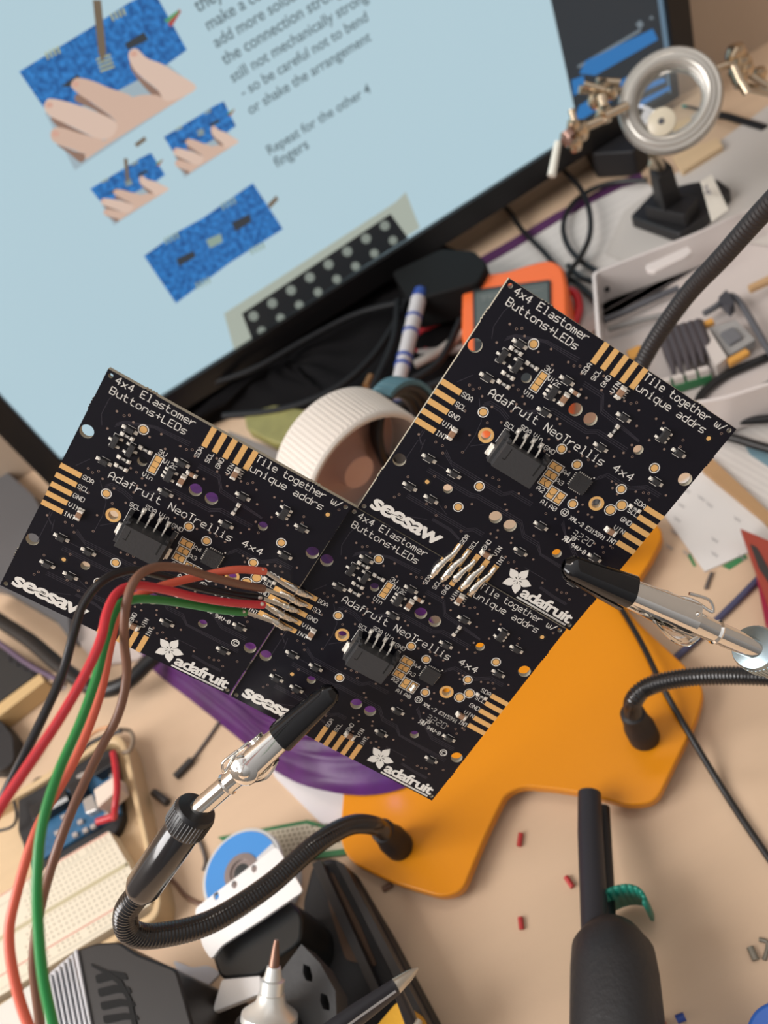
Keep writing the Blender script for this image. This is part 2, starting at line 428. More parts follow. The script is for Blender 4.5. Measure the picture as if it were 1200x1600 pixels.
# connector: shrouded 4-pin housing
con = MB()
con.M = Matrix.Translation((0, 0, 0))
rect(con, 17.75, 28.2, 29.35, 34.2, .15, 3.2)
con.k = 0
rect(con, 18.5, 28.0, 28.6, 34.0, 3.2, 5.4)
rect(con, 17.75, 26.7, 18.75, 28.2, .15, 3.0); rect(con, 28.35, 26.7, 29.35, 28.2, .15, 3.0)
rect(con, 18.5, 27.2, 19.3, 28.2, 2.8, 4.6); rect(con, 27.8, 27.2, 28.6, 28.2, 2.8, 4.6)
con.k = 1
rect(con, 20.0, 28.6, 20.25, 31.4, 5.35, 5.43); rect(con, 19.4, 31.2, 20.25, 31.45, 5.35, 5.43); rect(con, 27.2, 28.0, 27.6, 31.2, 5.35, 5.43)
con.k = 2
con.line([(17.6, -30.2), (17.6, -26.5), (18.7, -26.5)], .13, .03, 6); con.line([(29.5, -28.2), (29.5, -26.5), (28.6, -26.5)], .13, .03, 6)
cn = con.build('connector', [mat('housing plastic', (.035, .035, .037), .5, bump=.15, scale=1500), mat('dark slot', (.003, .003, .003), .8), SILK], root, smooth=0, bevel=.12)
for i in range(4):
    x = 20.45 + 2.03 * i; p = MB()
    p.tube(spl([(x, -25.4, .2), (x, -25.9, .35), (x, -26.3, 1.3), (x, -27.2, 1.7), (x, -28.3, 1.9)], 5), [.36, .34, .27, .25, .22], 8, flat=.6)
    p.box((x, -25.65, .08), (.95, 1.4, .16))
    p.build('pin', TIN, cn, bevel=.0)
for x in (17.35, 29.75):
    p = MB(); p.box((x, -32.2, .3), (.9, 2.9, .6)); p.box((x + (.3 if x < 20 else -.3), -32.2, 1.0), (.25, 2.5, 1.4)); p.build('solder_tab', TIN, cn, smooth=0, bevel=.1)

# vias and covered traces (pattern on the mask)
VIA = [(5.46, 7.5), (9.5, 7.9), (5.35, 12.1), (13.5, 17.8), (16.7, 18.7), (15.8, 7.2), (13.9, 9.1), (20.5, 7.5), (18, 9.8), (2.37, 37.8), (11.9, 32), (12.4, 24.1), (9.3, 23.3),
 (16.1, 25.9), (16.5, 22.7), (16.5, 20.8), (18, 19.8), (25.9, 18.8), (27.1, 19.4), (27.1, 23.5), (28.9, 22.5), (27.9, 26.2), (32.6, 23.4), (20.4, 37.8), (29, 37.5), (24.3, 8), (26.3, 10.8),
 (28.4, 11.7), (30.1, 8.6), (32.3, 8.1), (28.6, 5.9), (35.7, 7.9), (39.6, 7.9), (33.6, 10.5), (41.4, 10.9), (43.9, 7.4), (45.8, 7.3), (45.7, 12.0), (43.2, 14.9), (42.8, 17.3), (41.6, 19.1),
 (34, 18.7), (35.6, 22.7), (39.6, 23), (44.8, 24), (46, 24), (45.9, 25.2), (47.7, 25.8), (50.8, 23.1), (42.7, 32), (42.9, 33.9), (45.2, 33.3), (46.3, 33.3), (43.6, 38.3), (42.2, 41.1), (39.6, 38.1),
 (40.4, 31.4), (50.9, 38.3), (21.5, 45.3), (27.9, 41.3), (29, 42.2), (30.2, 47.5), (29.3, 49.1), (31, 49.2), (34.1, 47.3), (34.6, 48.5), (41.4, 49.2), (35.6, 52.1), (39.5, 53.2), (31.4, 52.6), (37.9, 44.2), (46.8, 53), (57, 20.2), (49.8, 11.9), (54.3, 36.8)]
VIO = [(7.2, 7.6), (8.1, 6.9), (15, 18), (22, 7.5), (7.8, 22.1), (6.5, 37.3), (8.2, 37.2), (9.2, 38.6), (12.8, 36.1), (13.6, 27.6), (6.8, 23.1), (5.6, 22.7), (6.2, 28.3), (8, 28), (21.9, 37.5), (23.3, 37.2), (24.3, 38.5),
 (31.5, 36.3), (23.1, 6.9), (37.2, 7.6), (38.1, 6.8), (45, 17), (37.3, 22.7), (52.4, 22.4), (53.5, 21.9), (54.6, 23), (6.3, 52.2), (5.7, 53.3), (5.7, 47.5), (10.7, 44.2), (12.8, 50.8), (16.9, 49.1), (16.2, 52),
 (37, 38.2), (37, 53), (38, 52.1), (23.2, 52.2), (50.8, 52.7), (52.1, 52.7), (53.2, 52.2), (54.8, 53.2), (57.2, 50.2), (51.9, 8.1), (52.4, 9.6), (57.9, 2.5), (53, 38), (55, 37), (54, 39)]
mb = MB()
for x, y in VIA: mb.k = 0; mb.disc((x, -y), .27, .022, 12); mb.k = 1; mb.disc((x, -y), .36, .012, 12)
for x, y in VIO: mb.k = 0; mb.disc((x, -y), .3, .02, 12, .19); mb.k = 1; mb.disc((x, -y), .19, .018, 10)
mb.build('via_pattern', [COPPER, TRACE], root, smooth=0)
mb = MB(); mb.k = 0
T_ = []
for k, d in enumerate((0, .45, .9)):
    T_ += [[(2.6 + d, 36.5), (2.6 + d, 38 + d), (4 + d, 39.5)] if k < 2 else [(3, 39), (3, 45)],
           [(9.5, 37.6 + d), (12 + k * .3, 39.2 + d), (26, 39.2 + d), (27.5, 37.7 + d), (33, 37.7 + d)],
           [(8.5, 43.2 + d), (20, 43.2 + d), (21.5, 42.6 + d), (33.5, 42.6 + d), (36, 45 + d), (40, 45 + d), (42, 47 + d * .5), (56, 47 + d)],
           [(8, 51 + d), (24, 51 + d), (25.5, 49.8 + d), (28, 49.8 + d)],
           [(6.5, 10 + d), (7.8, 8.6 + d * .6), (14, 8.6 + d * .6 - 2.4), (22, 5.6 + d)],
           [(10.5, 24.3 + d), (11.5, 23.2 + d), (14.5, 23.2 + d), (17, 24 + d)],
           [(18, 21.8 + d), (24, 17.3 + d), (33, 17.3 + d), (35, 16 + d), (43, 16 + d)],
           [(41.5, 24.8 + d), (43, 22.9 + d), (49, 22.9 + d), (52, 20.6 + d), (56, 20.6 + d)],
           [(41.5, 37.5 + d), (44, 40 + d * .4), (49.5, 43 + d), (56, 43 + d)],
           [(16, 53 + d * .6), (21, 53 + d * .6), (24, 54 + d * .4)],
           [(47, 54 + d * .6), (51, 54.4 + d * .6), (55, 54.4 + d * .6)],
           [(26, 9 + d), (31, 9 + d), (33, 11.8 + d), (44, 13.2 + d * .4)],
           [(42, 2.7), (42, 4.9)] if k else [(3.2, 5), (2.9, 6), (2.9, 9.8), (4, 12)]]
T_ += [[(5, 20.5), (4, 22), (3, 23.5)], [(9, 24), (12.3, 28), (13, 31.5), (13, 36)], [(16, 31.8), (13.5, 34)], [(4.2, 38), (4.8, 41)], [(8.7, 41.5), (12, 41.5)], [(15, 49.3), (18, 50.5)], [(10, 56), (15, 54)], [(41, 52), (47, 52)]]
for t in T_: mb.line([(x, -y) for x, y in t], .11, .008, 6)
mb.build('trace_pattern', TRACE2, root, smooth=0)

# white lettering
mb = MB()
word(mb, '4x4 Elastomer', 2.45, 2.05, 1.62, 18.5, .2); word(mb, 'Buttons+LEDs', 2.35, 4.65, 1.62, 17.8, .2)
word(mb, 'Tile together w/', 36.1, 2.05, 1.62, 21.6, .2); word(mb, 'unique addrs', 36.1, 4.65, 1.62, 18.3, .2)
word(mb, 'Adafruit NeoTrellis', 10.2, 22.35, 1.8, 30.3, .21); word(mb, '4x4', 43.1, 21.8, 1.7, 5.1, .21)
SG = ('SDA', 'SCL', 'GND', 'VIN', 'INT')
for i, t in enumerate(SG):
    word(mb, t, 5.4, PIT[i] + .65, 1.08, 2.55, .14)
    word(mb, t, 52.15 + (.45 if i == 4 else 0), PIT[i] + (.45 if i != 4 else 1.0), 1.08, 2.65 - (.35 if i == 4 else 0), .14)
    word(mb, t, PIT[i] + .1 - (.8 if i > 5 else 0), 7.85 - (0 if i != 4 else .1), 1.0, 2.5, .14, ang=PI / 2)
    word(mb, t, PIT[i] + .55 + (.5 if i == 3 else 0), 54.8 - (1.6 if i in (2, 3) else 0), 1.0, 2.5, .14, ang=PI / 2)
word(mb, 'SCL', 17.0, 26.1, 1.0, 2.55, .14); word(mb, 'SDA', 20.3, 24.85, 1.0, 2.6, .14); word(mb, 'Vin', 23.75, 24.85, 1.0, 2.3, .14); word(mb, 'GND', 27.4, 25.9, 1.0, 2.6, .14)
word(mb, '3V', 17.1, 11.5, 1.05, 1.75, .14); word(mb, 'Vi2c', 18.95, 12.95, 1.05, 3.1, .14); word(mb, 'Vin', 16.35, 18.1, 1.05, 2.3, .14)
word(mb, 'A4', 34.15, 28.3, 1.0, 1.8, .14); word(mb, 'A3', 34.15, 30.8, 1.0, 1.8, .14); word(mb, 'A2', 31.6, 34.5, 1.0, 1.8, .14); word(mb, 'A1', 34.3, 36.7, 1.0, 1.7, .14); word(mb, 'A0', 36.6, 36.7, 1.0, 1.8, .14)
word(mb, 'XML-2 E315391', 42.2, 36.5, .95, 9.9, .15); word(mb, '94V-0', 46.6, 41.85, 1.0, 3.9, .19)
for i, ch in enumerate('3220'):          # dashed date code
    seg = {'3': 'abgcd', '2': 'abged', '0': 'abcdef'}[ch]; x = 44.9 + i * 1.5
    q = {'a': ((.25, 0), (.95, 0)), 'b': ((1.1, .12), (1.1, .65)), 'c': ((1.1, .95), (1.1, 1.5)), 'd': ((.25, 1.6), (.95, 1.6)), 'e': ((.1, .95), (.1, 1.5)), 'f': ((.1, .12), (.1, .65)), 'g': ((.25, .8), (.95, .8))}
    for s_ in seg:
        a, b = q[s_]; m_ = [(a[0] + (b[0] - a[0]) * t, a[1] + (b[1] - a[1]) * t) for t in (0, .38, .62, 1)]
        mb.line([(x + m_[0][0], -37.9 - m_[0][1]), (x + m_[1][0], -37.9 - m_[1][1])], .13, .03, 5); mb.line([(x + m_[2][0], -37.9 - m_[2][1]), (x + m_[3][0], -37.9 - m_[3][1])], .13, .03, 5)
# certification mark: mirrored R joined to U, and circled R, circled C, circled grid
mb.line([(44.75, -40.2), (44.75, -41.5)], .3, .03, 6); mb.line([(44.75, -40.25), (44.2, -40.25), (44.05, -40.6), (44.3, -40.85), (44.75, -40.85)], .22, .03, 6); mb.line([(44.45, -40.85), (44.05, -41.5)], .25, .03, 6)
mb.line([(45.05, -40.2), (45.05, -41.2), (45.35, -41.5), (45.65, -41.2), (45.65, -40.2)], .28, .03, 6)
mb.disc((46.15, -39.9), .52, .03, 20, .42); word(mb, 'R', 45.95, 40.15, .5, .55, .09)
mb.disc((54.3, -45.7), 1.0, .03, 28, .78); word(mb, 'C', 53.95, 46.12, .85, .98, .19)
mb.disc((40.45, -35.7), .97, .03, 26, .82); mb.disc((40.45, -35.7), .5, .03, 20, .33)
for a in range(4): mb.line([(40.45 + .35 * math.cos(PI / 2 * a + .78), -35.7 + .35 * math.sin(PI / 2 * a + .78)), (40.45 + .7 * math.cos(PI / 2 * a + .78), -35.7 + .7 * math.sin(PI / 2 * a + .78))], .14, .03, 5)
mb.build('lettering', SILK, root, smooth=0)

# bold slanted wordmark with two little nodes
mb = MB()
for k in range(9):
    dx, dy = .14 * math.cos(k * .785), .10 * math.sin(k * .785)
    fonttext(mb, 'seesaw', lambda x, y: (2.25 + x + dx, -58.45 + y + dy, .03 + .001 * k), fit=(18.3, 2.75), bold=.012, shear=.05, spacing=.9)
mb.k = 1
for x, y in ((6.4, 57.3), (9.7, 56.75)): mb.disc((x, -y), .33, .05, 14, .17)
mb.line([(6.7, -57.25), (9.4, -56.8)], .13, .05, 6)
mb.build('wordmark', [SILK, TRACE], root, smooth=0)
# flower emblem with bold name and an underline
mb = MB(); cx, cy = 41.5, -55.65
for i in range(5):
    a = math.radians(8 + 72 * i); pet = spl([(.1, 0), (.75, -.5), (1.5, -.98), (2.3, -.95), (3.5, -.12), (3.58, 0), (3.5, .12), (2.3, .95), (1.5, .98), (.75, .5)], 4, True)
    mb.add([(cx + p.x * math.cos(a) - p.y * math.sin(a), cy + p.x * math.sin(a) + p.y * math.cos(a), .03 + .001 * i) for p in pet], [tuple(range(len(pet)))])
mb.disc((cx, cy), .8, .036, 16)
mb.k = 1
for i in range(5):
    a = math.radians(8 + 72 * i); sl = spl([(.3, 0), (.6, -.12), (.95, -.1), (1.15, 0), (.95, .1), (.6, .12)], 3, True)
    mb.add([(cx + p.x * math.cos(a) - p.y * math.sin(a), cy + p.x * math.sin(a) + p.y * math.cos(a), .042) for p in sl], [tuple(range(len(sl)))])
mb.k = 0
for k in range(5):
    dx, dy = .09 * math.cos(k * 1.57), .08 * math.sin(k * 1.57)
    fonttext(mb, 'adafruit', lambda x, y: (44.2 + x + dx, -58.75 + y + dy, .03 + .001 * k), fit=(14.3, 2.95), bold=.012, spacing=.9)
rect(mb, 43.9, 59.15, 58.2, 59.62, .0, .03)
mb.k = 1
for i in range(26):
    x = 51.2 + i * .27; rect(mb, x, 59.22 + (i % 3) * .08, x + .07, 59.5 + (i % 2) * .08, .03, .04)
mb.build('emblem', [SILK, TRACE], root, smooth=0)

boardC = root
boardA = copy_tree(root); boardB = copy_tree(root)
for o, k, lb in ((boardA, 'A', 'black circuit board farthest left of the three, coloured wires crossing over it'),
                 (boardB, 'B', 'lower middle black circuit board of the three, a clip gripping its bottom edge')):
    M = BM[k].copy(); M.translation *= .001; o.matrix_world = M; MAT[o.name] = M; o['label'] = lb

# ---------------------------------------------------------------- solder joints between the boards
def joint(k, pts, rad, parent, seed):
    random.seed(seed); m = MB(); q = spl(pts, 7)
    r = [rad[min(int(i / (len(q) - 1) * (len(rad) - 1)), len(rad) - 2)] for i in range(len(q))]
    rr = []
    for i in range(len(q)):
        u = i / (len(q) - 1) * (len(rad) - 1); j = min(int(u), len(rad) - 2)
        rr.append((rad[j] + (rad[j + 1] - rad[j]) * (u - j)) * random.uniform(.93, 1.07))
    m.tube(q, rr, 12, flat=.8)
    m.build('solder_joint', SOLDER, parent, world=True, smooth=180)
# upper board to middle board: five bars running down the shared seam
lo = [54.9, 55.2, 56.6, 56.7, 55.6]; hi = [6.0, 5.4, 4.0, 4.6, 4.9]
for i in range(5):
    a = BP('C', PIT[i], lo[i], .12); b = BP('C', PIT[i] - .1, 57.6, .3); c = (BP('C', PIT[i], 59.6, .5) + BP('B', PIT[i] - .5, .4, .5)) / 2
    d = BP('B', PIT[i] - .2 + .3 * (i % 2), 2.2, .7); e = BP('B', PIT[i], hi[i], .1)
    joint('C', [a, (a * .6 + b * .4), b, c, d, (d * .45 + e * .55), e], [.42, .52, .58, .66 + .15 * (i % 2), .95, .85, .35], boardB, 10 + i)
# left board to middle board with the wire ends soldered on top
for i in range(5):
    y = PIT[i] + .1
    a = BP('A', 56.3 + .4 * (i % 2), y, .1); b = BP('A', 58.4, y + .2 * (i % 3 - 1), .45); c = (BP('A', 59.8, y, .7) + BP('B', .2, y, .7)) / 2
    d = BP('B', 1.8, y + .25 * ((i + 1) % 3 - 1), .65); e = BP('B', 3.9 - .9 * (i == 2), y, .1)
    joint('A', [a, b, c, d, (d + e) / 2, e], [.4, .6, .95, .8, .6, .35], boardB, 30 + i)
m = MB()
for k, par, (x, y0, y1) in (('B', boardB, (37.3, 32.4, 34.6)), ('A', boardA, (35.2, 32.4, 34.6))):
    m = MB(); m.tube(spl([(x, -y0, .1), (x, -(y0 + y1) / 2, .35), (x, -y1, .1)], 6), [.5, .85, .6, .9, .5], 10, flat=.6); m.build('solder_joint', SOLDER, par, smooth=180)
# ================================================================ the setting
mb = MB(); mb.box((0, 0, 0), (1900, 980, 24)); 
o = mb.build('desk', WOOD, smooth=0); o.location = (.1, .12, -.012); tag(o, 'light wooden desk top under everything', 'desk')
WALLC = mat('tan wall', (.50, .385, .285), .8, var=.05, scale=5)
mb = MB(); mb.box((0, 0, 0), (2600, 20, 2600)); o = mb.build('wall_back', WALLC, smooth=0); o.location = (.1, .60, .55); o['kind'] = 'structure'

# ---------------------------------------------------------------- monitor
YM = P(575, 410, 560).y
PIV = Vector((-173, YM, 0)); YINV = Matrix.Rotation(-math.radians(4.35), 4, 'Z')      # the monitor is turned a little, its right side farther away
def MON(px, py, off=0):        # pixel -> (x, z) on the monitor's vertical screen plane
    d = c2w(ray(px, py)); a, b = YINV @ (CAM - PIV), YINV.to_3x3() @ d; t = (-off - a.y) / b.y
    return a + b * t + PIV
bl = MON(96, 717); br = MON(1050, 112)
zs = 39.0; XL = bl.x; XR = br.x; ZT = zs + (XR - XL) * .562
mon = thing('monitor', 'large black flat monitor showing a bright web page beside a dark window', 'monitor', Vector(((XL + XR) / 2, YM + 60, 0)))
scr = MB(); scr.box(((XL + XR) / 2, YM + 10, (zs + ZT) / 2), (XR - XL + 36, 18, ZT - zs + 36))
scr.build('housing', BLACK, mon, world=True, smooth=0, bevel=2)
m = MB()
for a in ((XL - 18, XL), (XR, XR + 18)): m.box(((a[0] + a[1]) / 2, YM - 1.5, (zs + ZT) / 2), (18, 6, ZT - zs + 36))
for a in ((zs - 18, zs), (ZT, ZT + 18)): m.box(((XL + XR) / 2, YM - 1.5, (a[0] + a[1]) / 2), (XR - XL, 6, 18))
m.build('bezel', mat('black bezel', (.006, .0055, .006), .35), mon, world=True, smooth=0, bevel=.8)
m = MB(); m.box(((XL + XR) / 2, YM + 31, zs + 66), (50, 20, 190)); m.build('neck', BLACK, mon, world=True, bevel=2)
m = MB(); m.lathe([(0.1, 0), (33, 0), (34, 4), (31, 10), (24, 14)], 40, Matrix.Translation(((XL + XR) / 2, YM + 40, 0))); m.build('foot', BLACK, mon, world=True)
def scrpoly(m, px, off, k=0):
    m.k = k; q = [MON(x, y, off) for x, y in px]; q = [Vector((min(max(v.x, XL), XR), v.y, min(max(v.z, zs), ZT))) for v in q]
    a = sum(q[i - 1].x * q[i].z - q[i].x * q[i - 1].z for i in range(len(q)))
    m.add(q if a > 0 else q[::-1], [tuple(range(len(q)))])
PAGE = emit('lit page', (.43, .59, .66), 1.0)
m = MB(); m.add([(XL, YM - .1, zs), (XR, YM - .1, zs), (XR, YM - .1, ZT), (XL, YM - .1, ZT)], [(0, 1, 2, 3)])
m.build('screen', PAGE, mon, world=True, smooth=0)
xd = MON(893, 150).x
m = MB(); m.add([(xd, YM - .3, zs), (XR - 4, YM - .3, zs), (XR - 4, YM - .3, ZT), (xd, YM - .3, ZT)], [(0, 1, 2, 3)])
for a in ([(905, 115), (915, 95), (1020, 45), (1028, 62), (930, 118)], [(893, 125), (912, 118), (915, 138), (896, 150)], [(893, 200), (905, 165), (1046, 80), (1050, 96), (905, 190)]):
    scrpoly(m, a, .6, 1)
scrpoly(m, [(902, 103), (1000, 45), (1002, 49), (904, 107)], .6, 2)
scrpoly(m, [(993, 38), (1000, 31), (1006, 38), (1000, 46)], .6, 2); scrpoly(m, [(1014, 30), (1018, 24), (1022, 30)], .6, 2)
m.build('dark_window', [emit('dark window', (.018, .027, .036)), emit('blue button', (.02, .16, .42)), emit('window text', (.16, .20, .23))], mon, world=True, smooth=0)
m = MB(); m.add([(XR - 4, YM - .3, zs), (XR, YM - .3, zs), (XR, YM - .3, ZT), (XR - 4, YM - .3, ZT)], [(0, 1, 2, 3)]); m.build('scroll_bar', emit('scroll bar', (.12, .19, .26)), mon, world=True, smooth=0)
# page text
TXT = emit('page text', (.10, .145, .165))
m = MB()
def pline(txt, x0, y0, x1, y1, h):
    a, b = MON(x0, y0), MON(x1, y1); wd = b.x - a.x; d_ = (b.z - a.z) / wd
    vs, fs = fontmesh(txt, 1.0, bold=.012)
    X0, X1 = min(v.x for v in vs), max(v.x for v in vs); sc = wd / (X1 - X0)
    m.add([(a.x + (v.x - X0) * sc, YM - .5, a.z + v.y * sc) for v in vs], fs)
pline('they', 309, 20, 350, -4, 0); pline('make a connection, then', 326, 48, 532, -72, 0); pline('add more solder on top', 338, 75, 530, -38, 0); pline('the connection strong', 351, 102, 536, -6, 0)
pline('still not mechanically strong', 364, 129, 577, 3, 0); pline('- so be careful not to bend', 380, 152, 577, 36, 0); pline('or shake the arrangement', 391, 179, 580, 62, 0)
pline('Repeat for the other 4', 421, 242, 579, 143, 0); pline('fingers', 432, 262, 484, 232, 0)
m.build('page_text', TXT, mon, world=True, smooth=0)
# pictures on the page
def pic(name, board, hands, extra):
    m = MB(); scrpoly(m, board, .5, 0)
    for k, h in enumerate(hands): scrpoly(m, [(p.x, p.y) for p in spl([(*q, 0) for q in h], 4, True)], .7 + .1 * k, 1 + (k % 2))
    for c, e in extra: scrpoly(m, e, .62 if c < 5 else 1.3, c)
    m.build(name, [EB, ES, ES2, EGP_, EK, EK, EM], mon, world=True, smooth=0)
EB = emit('picture blue', (.012, .14, .42)); EGP_ = emit('picture pale pads', (.26, .36, .30)); ES = emit('picture skin', (.60, .42, .33)); ES2 = emit('picture skin light', (.66, .49, .40)); EG = emit('picture grey', (.33, .42, .47)); EK = emit('picture dark', (.03, .04, .05)); EM = emit('picture tool', (.16, .12, .08))
# texture the blue boards
n = EB.node_tree; b = n.nodes['Principled BSDF']; t = n.nodes.new('ShaderNodeTexCoord'); vo = n.nodes.new('ShaderNodeTexNoise'); vo.inputs['Scale'].default_value = 330; vo.inputs['Detail'].default_value = 4
r_ = n.nodes.new('ShaderNodeValToRGB'); r_.color_ramp.elements[0].position = .35; r_.color_ramp.elements[0].color = (.006, .075, .26, 1); r_.color_ramp.elements[1].position = .66; r_.color_ramp.elements[1].color = (.03, .22, .58, 1)
n.links.new(t.outputs['Object'], vo.inputs['Vector']); n.links.new(vo.outputs[0], r_.inputs[0]); n.links.new(r_.outputs[0], b.inputs['Emission Color'])
def lines(x, y, dx, dy, k, ex, ey, w=1.5):
    return [(6, [(x + dx * i - w, y + dy * i), (x + dx * i + w, y + dy * i), (x + dx * i + ex + w, y + dy * i + ey), (x + dx * i + ex - w, y + dy * i + ey)]) for i in range(k)]
PALM = [(207, 152), (240, 148), (261, 152), (307, 138), (230, 187), (165, 228), (134, 248), (140, 226), (166, 218), (182, 193), (172, 176)]
FING = [[(111, 134), (116, 124), (125, 122), (146, 127), (172, 138), (207, 152), (200, 175), (180, 184), (169, 178), (146, 162), (122, 146)],
        [(69, 167), (72, 158), (80, 154), (111, 161), (153, 176), (182, 192), (176, 212), (160, 218), (146, 214), (115, 199), (78, 181)],
        [(79, 212), (82, 202), (94, 199), (123, 208), (165, 221), (158, 233), (134, 240), (115, 234), (86, 223)],
        [(201, 84), (206, 77), (215, 77), (230, 91), (253, 100), (277, 115), (307, 138), (262, 158), (245, 139), (215, 115), (203, 96)]]
SHADE = [[(122, 147), (146, 163), (169, 179), (184, 194), (172, 188), (146, 171), (118, 158)], [(80, 183), (115, 200), (146, 215), (168, 224), (140, 217), (112, 207), (90, 198)],
         [(203, 97), (215, 116), (245, 140), (262, 158), (240, 150), (222, 132), (206, 110)], [(88, 225), (115, 236), (134, 242), (127, 254), (108, 240)]]
BOARD = [(30, 112), (150, 38), (200, 5), (240, -15), (292, 78), (262, 100), (150, 160), (75, 178)]
def affine(a, b):
    import mathutils
    A = Matrix(((a[0][0], a[0][1], 1), (a[1][0], a[1][1], 1), (a[2][0], a[2][1], 1))).inverted()
    X = A @ Vector((b[0][0], b[1][0], b[2][0])); Y = A @ Vector((b[0][1], b[1][1], b[2][1]))
    return lambda p: (X.dot(Vector((*p, 1))), Y.dot(Vector((*p, 1))))
def hand_picture(name, T, tool, extra):
    m = MB(); t_ = lambda P_: [T(p) for p in P_]
    sm = lambda P_: [(p.x, p.y) for p in spl([(*q, 0) for q in t_(P_)], 4, True)]
    scrpoly(m, t_([(70, 176), (150, 158), (262, 100), (307, 138), (117, 266)]), .42, 3); scrpoly(m, t_(BOARD), .5, 0)
    for k, s_ in enumerate(SHADE): scrpoly(m, sm(s_), .62 + .01 * k, 7)
    scrpoly(m, sm(PALM), .70, 1)
    for k, f_ in enumerate(FING): scrpoly(m, sm(f_), .74 + .02 * k, 2 if k % 2 else 1)
    for k, (x, y) in enumerate(((118, 131), (77, 164), (87, 209), (209, 84))): scrpoly(m, [T((x + 6 * math.cos(a * .785), y + 5 * math.sin(a * .785))) for a in range(8)], .84, 8)
    scrpoly(m, t_([(95, 135), (122, 116), (126, 122), (108, 136)]), .6, 4); scrpoly(m, t_([(195, 68), (225, 50), (232, 62), (200, 78)]), .6, 4)
    if tool: scrpoly(m, t_([(145, 0), (158, 0), (166, 82), (160, 98), (154, 84)]), .9, 6)
    for P_ in ([(152 + i * 3, 92 + i * 5) for i in range(0)],): pass
    for i in range(4):
        scrpoly(m, t_([(150 + i * 2, 92 + i * 6), (172 + i * 2, 84 + i * 6), (173 + i * 2, 87 + i * 6), (151 + i * 2, 95 + i * 6)]), .6, 9)
        for a, b_ in ((70, 82), (172, 22)): scrpoly(m, t_([(a + i * 6, b_ - i * 3), (a + 3 + i * 6, b_ - 1 - i * 3), (a + 7 + i * 6, b_ + 10 - i * 3), (a + 4 + i * 6, b_ + 11 - i * 3)]), .6, 9)
    scrpoly(m, t_([(262, 38), (280, 14), (283, 18), (268, 42)]), .6, 10); scrpoly(m, t_([(256, 32), (278, 16), (280, 19), (262, 36)]), .61, 11)
    for e in extra: scrpoly(m, e, .9, 6)
    m.build(name, [EB, ES, ES2, EG, EK, EK, EM, ESH, ETP, EGP, ERD, EGN], mon, world=True, smooth=0)
ESH = emit('picture skin shade', (.26, .16, .12)); ETP = emit('picture fingertip', (.62, .36, .28)); EGP = emit('picture gold pads', (.40, .42, .20)); ERD = emit('picture red wire', (.40, .06, .05)); EGN = emit('picture green wire', (.08, .30, .12))
SRC = [(30, 112), (307, 138), (117, 266)]
hand_picture('large_picture', lambda p: p, True, [])
hand_picture('small_picture', affine(SRC, [(256, 214), (373, 222), (288, 278)]), False, [])
hand_picture('small_picture', affine(SRC, [(141, 295), (264, 296), (178, 352)]), True, [[(210, 225), (226, 213), (229, 219), (214, 230)]])
pic('board_picture', [(225, 400), (278, 362), (318, 340), (395, 286), (416, 318), (442, 358), (360, 410), (275, 474)], [],
    [(4, [(275, 405), (302, 392), (306, 401), (280, 416)]), (4, [(362, 348), (390, 334), (393, 346), (368, 362)]), (3, [(322, 375), (345, 365), (348, 378), (328, 388)]), (6, [(418, 320), (432, 305), (435, 312), (422, 326)])] +
    [(3, [(a + i * 6, b_ - i * 3), (a + 3 + i * 6, b_ - 1 - i * 3), (a + 6 + i * 6, b_ + 9 - i * 3), (a + 3 + i * 6, b_ + 10 - i * 3)]) for a, b_ in ((256, 372), (345, 318), (305, 442), (390, 388)) for i in range(4)])
pic('keypad_picture', [(360, 497), (432, 450), (610, 352), (632, 318), (652, 352), (380, 520)], [], [])
m = MB()
scrpoly(m, [(350, 490), (618, 316), (634, 300), (656, 356), (372, 556)], .8, 0)
scrpoly(m, [(378, 490), (610, 334), (638, 372), (400, 540)], .9, 1)
for i in range(8):
    cx, cy = 396 + i * 29.3, 494 - i * 20.2
    scrpoly(m, [(cx + 8 * math.cos(a * .785), cy + 8 * math.sin(a * .785)) for a in range(8)], 1.0, 2)
    scrpoly(m, [(cx + 13 + 7 * math.cos(a * .785), cy + 23 + 7 * math.sin(a * .785)) for a in range(8)], 1.0, 2)
MON_DONE = 1
m.build('keypad_print', [emit('pale border', (.38, .42, .36)), emit('picture black', (.012, .014, .016)), emit('silicone keys', (.22, .25, .22))], mon, world=True, smooth=0)

R_ = Matrix.Translation(PIV * .001) @ YINV.inverted() @ Matrix.Translation(-PIV * .001); mon.matrix_world = R_ @ mon.matrix_world

# ================================================================ orange stand of the holder
ORG = mat('orange acrylic', (.66, .235, .006), .3, Subsurface_Weight=.0, Specular_IOR_Level=.4)
out_ = [(905, 795), (1000, 800), (1040, 828), (1020, 870), (972, 945), (1010, 985), (1060, 1030), (1102, 1072), (1090, 1120), (1025, 1252), (985, 1258), (890, 1235), (815, 1228), (790, 1240), (760, 1300), (722, 1392), (690, 1402), (610, 1378), (545, 1345), (530, 1310), (538, 1215), (560, 1120), (640, 1030), (760, 930)]
base = thing('holder_base', 'bright orange flat acrylic base plate of the helping-hand holder with lobed outline', 'stand', Vector((D(800, 1080).x, D(800, 1080).y, 0)))
m = MB(); slab(m, out_, 4, 9, r=9); m.build('plate', ORG, base, world=True, smooth=40, bevel=.7)
for q in [(690, 1330), (1010, 1190), (900, 900), (760, 1150)]:
    m = MB(); p = D(*q, 0); m.lathe([(5, 0), (6, 1), (6, 4)], 16, Matrix.Translation((p.x, p.y, 0))); m.build('rubber_foot', BLACKM, base, world=True)

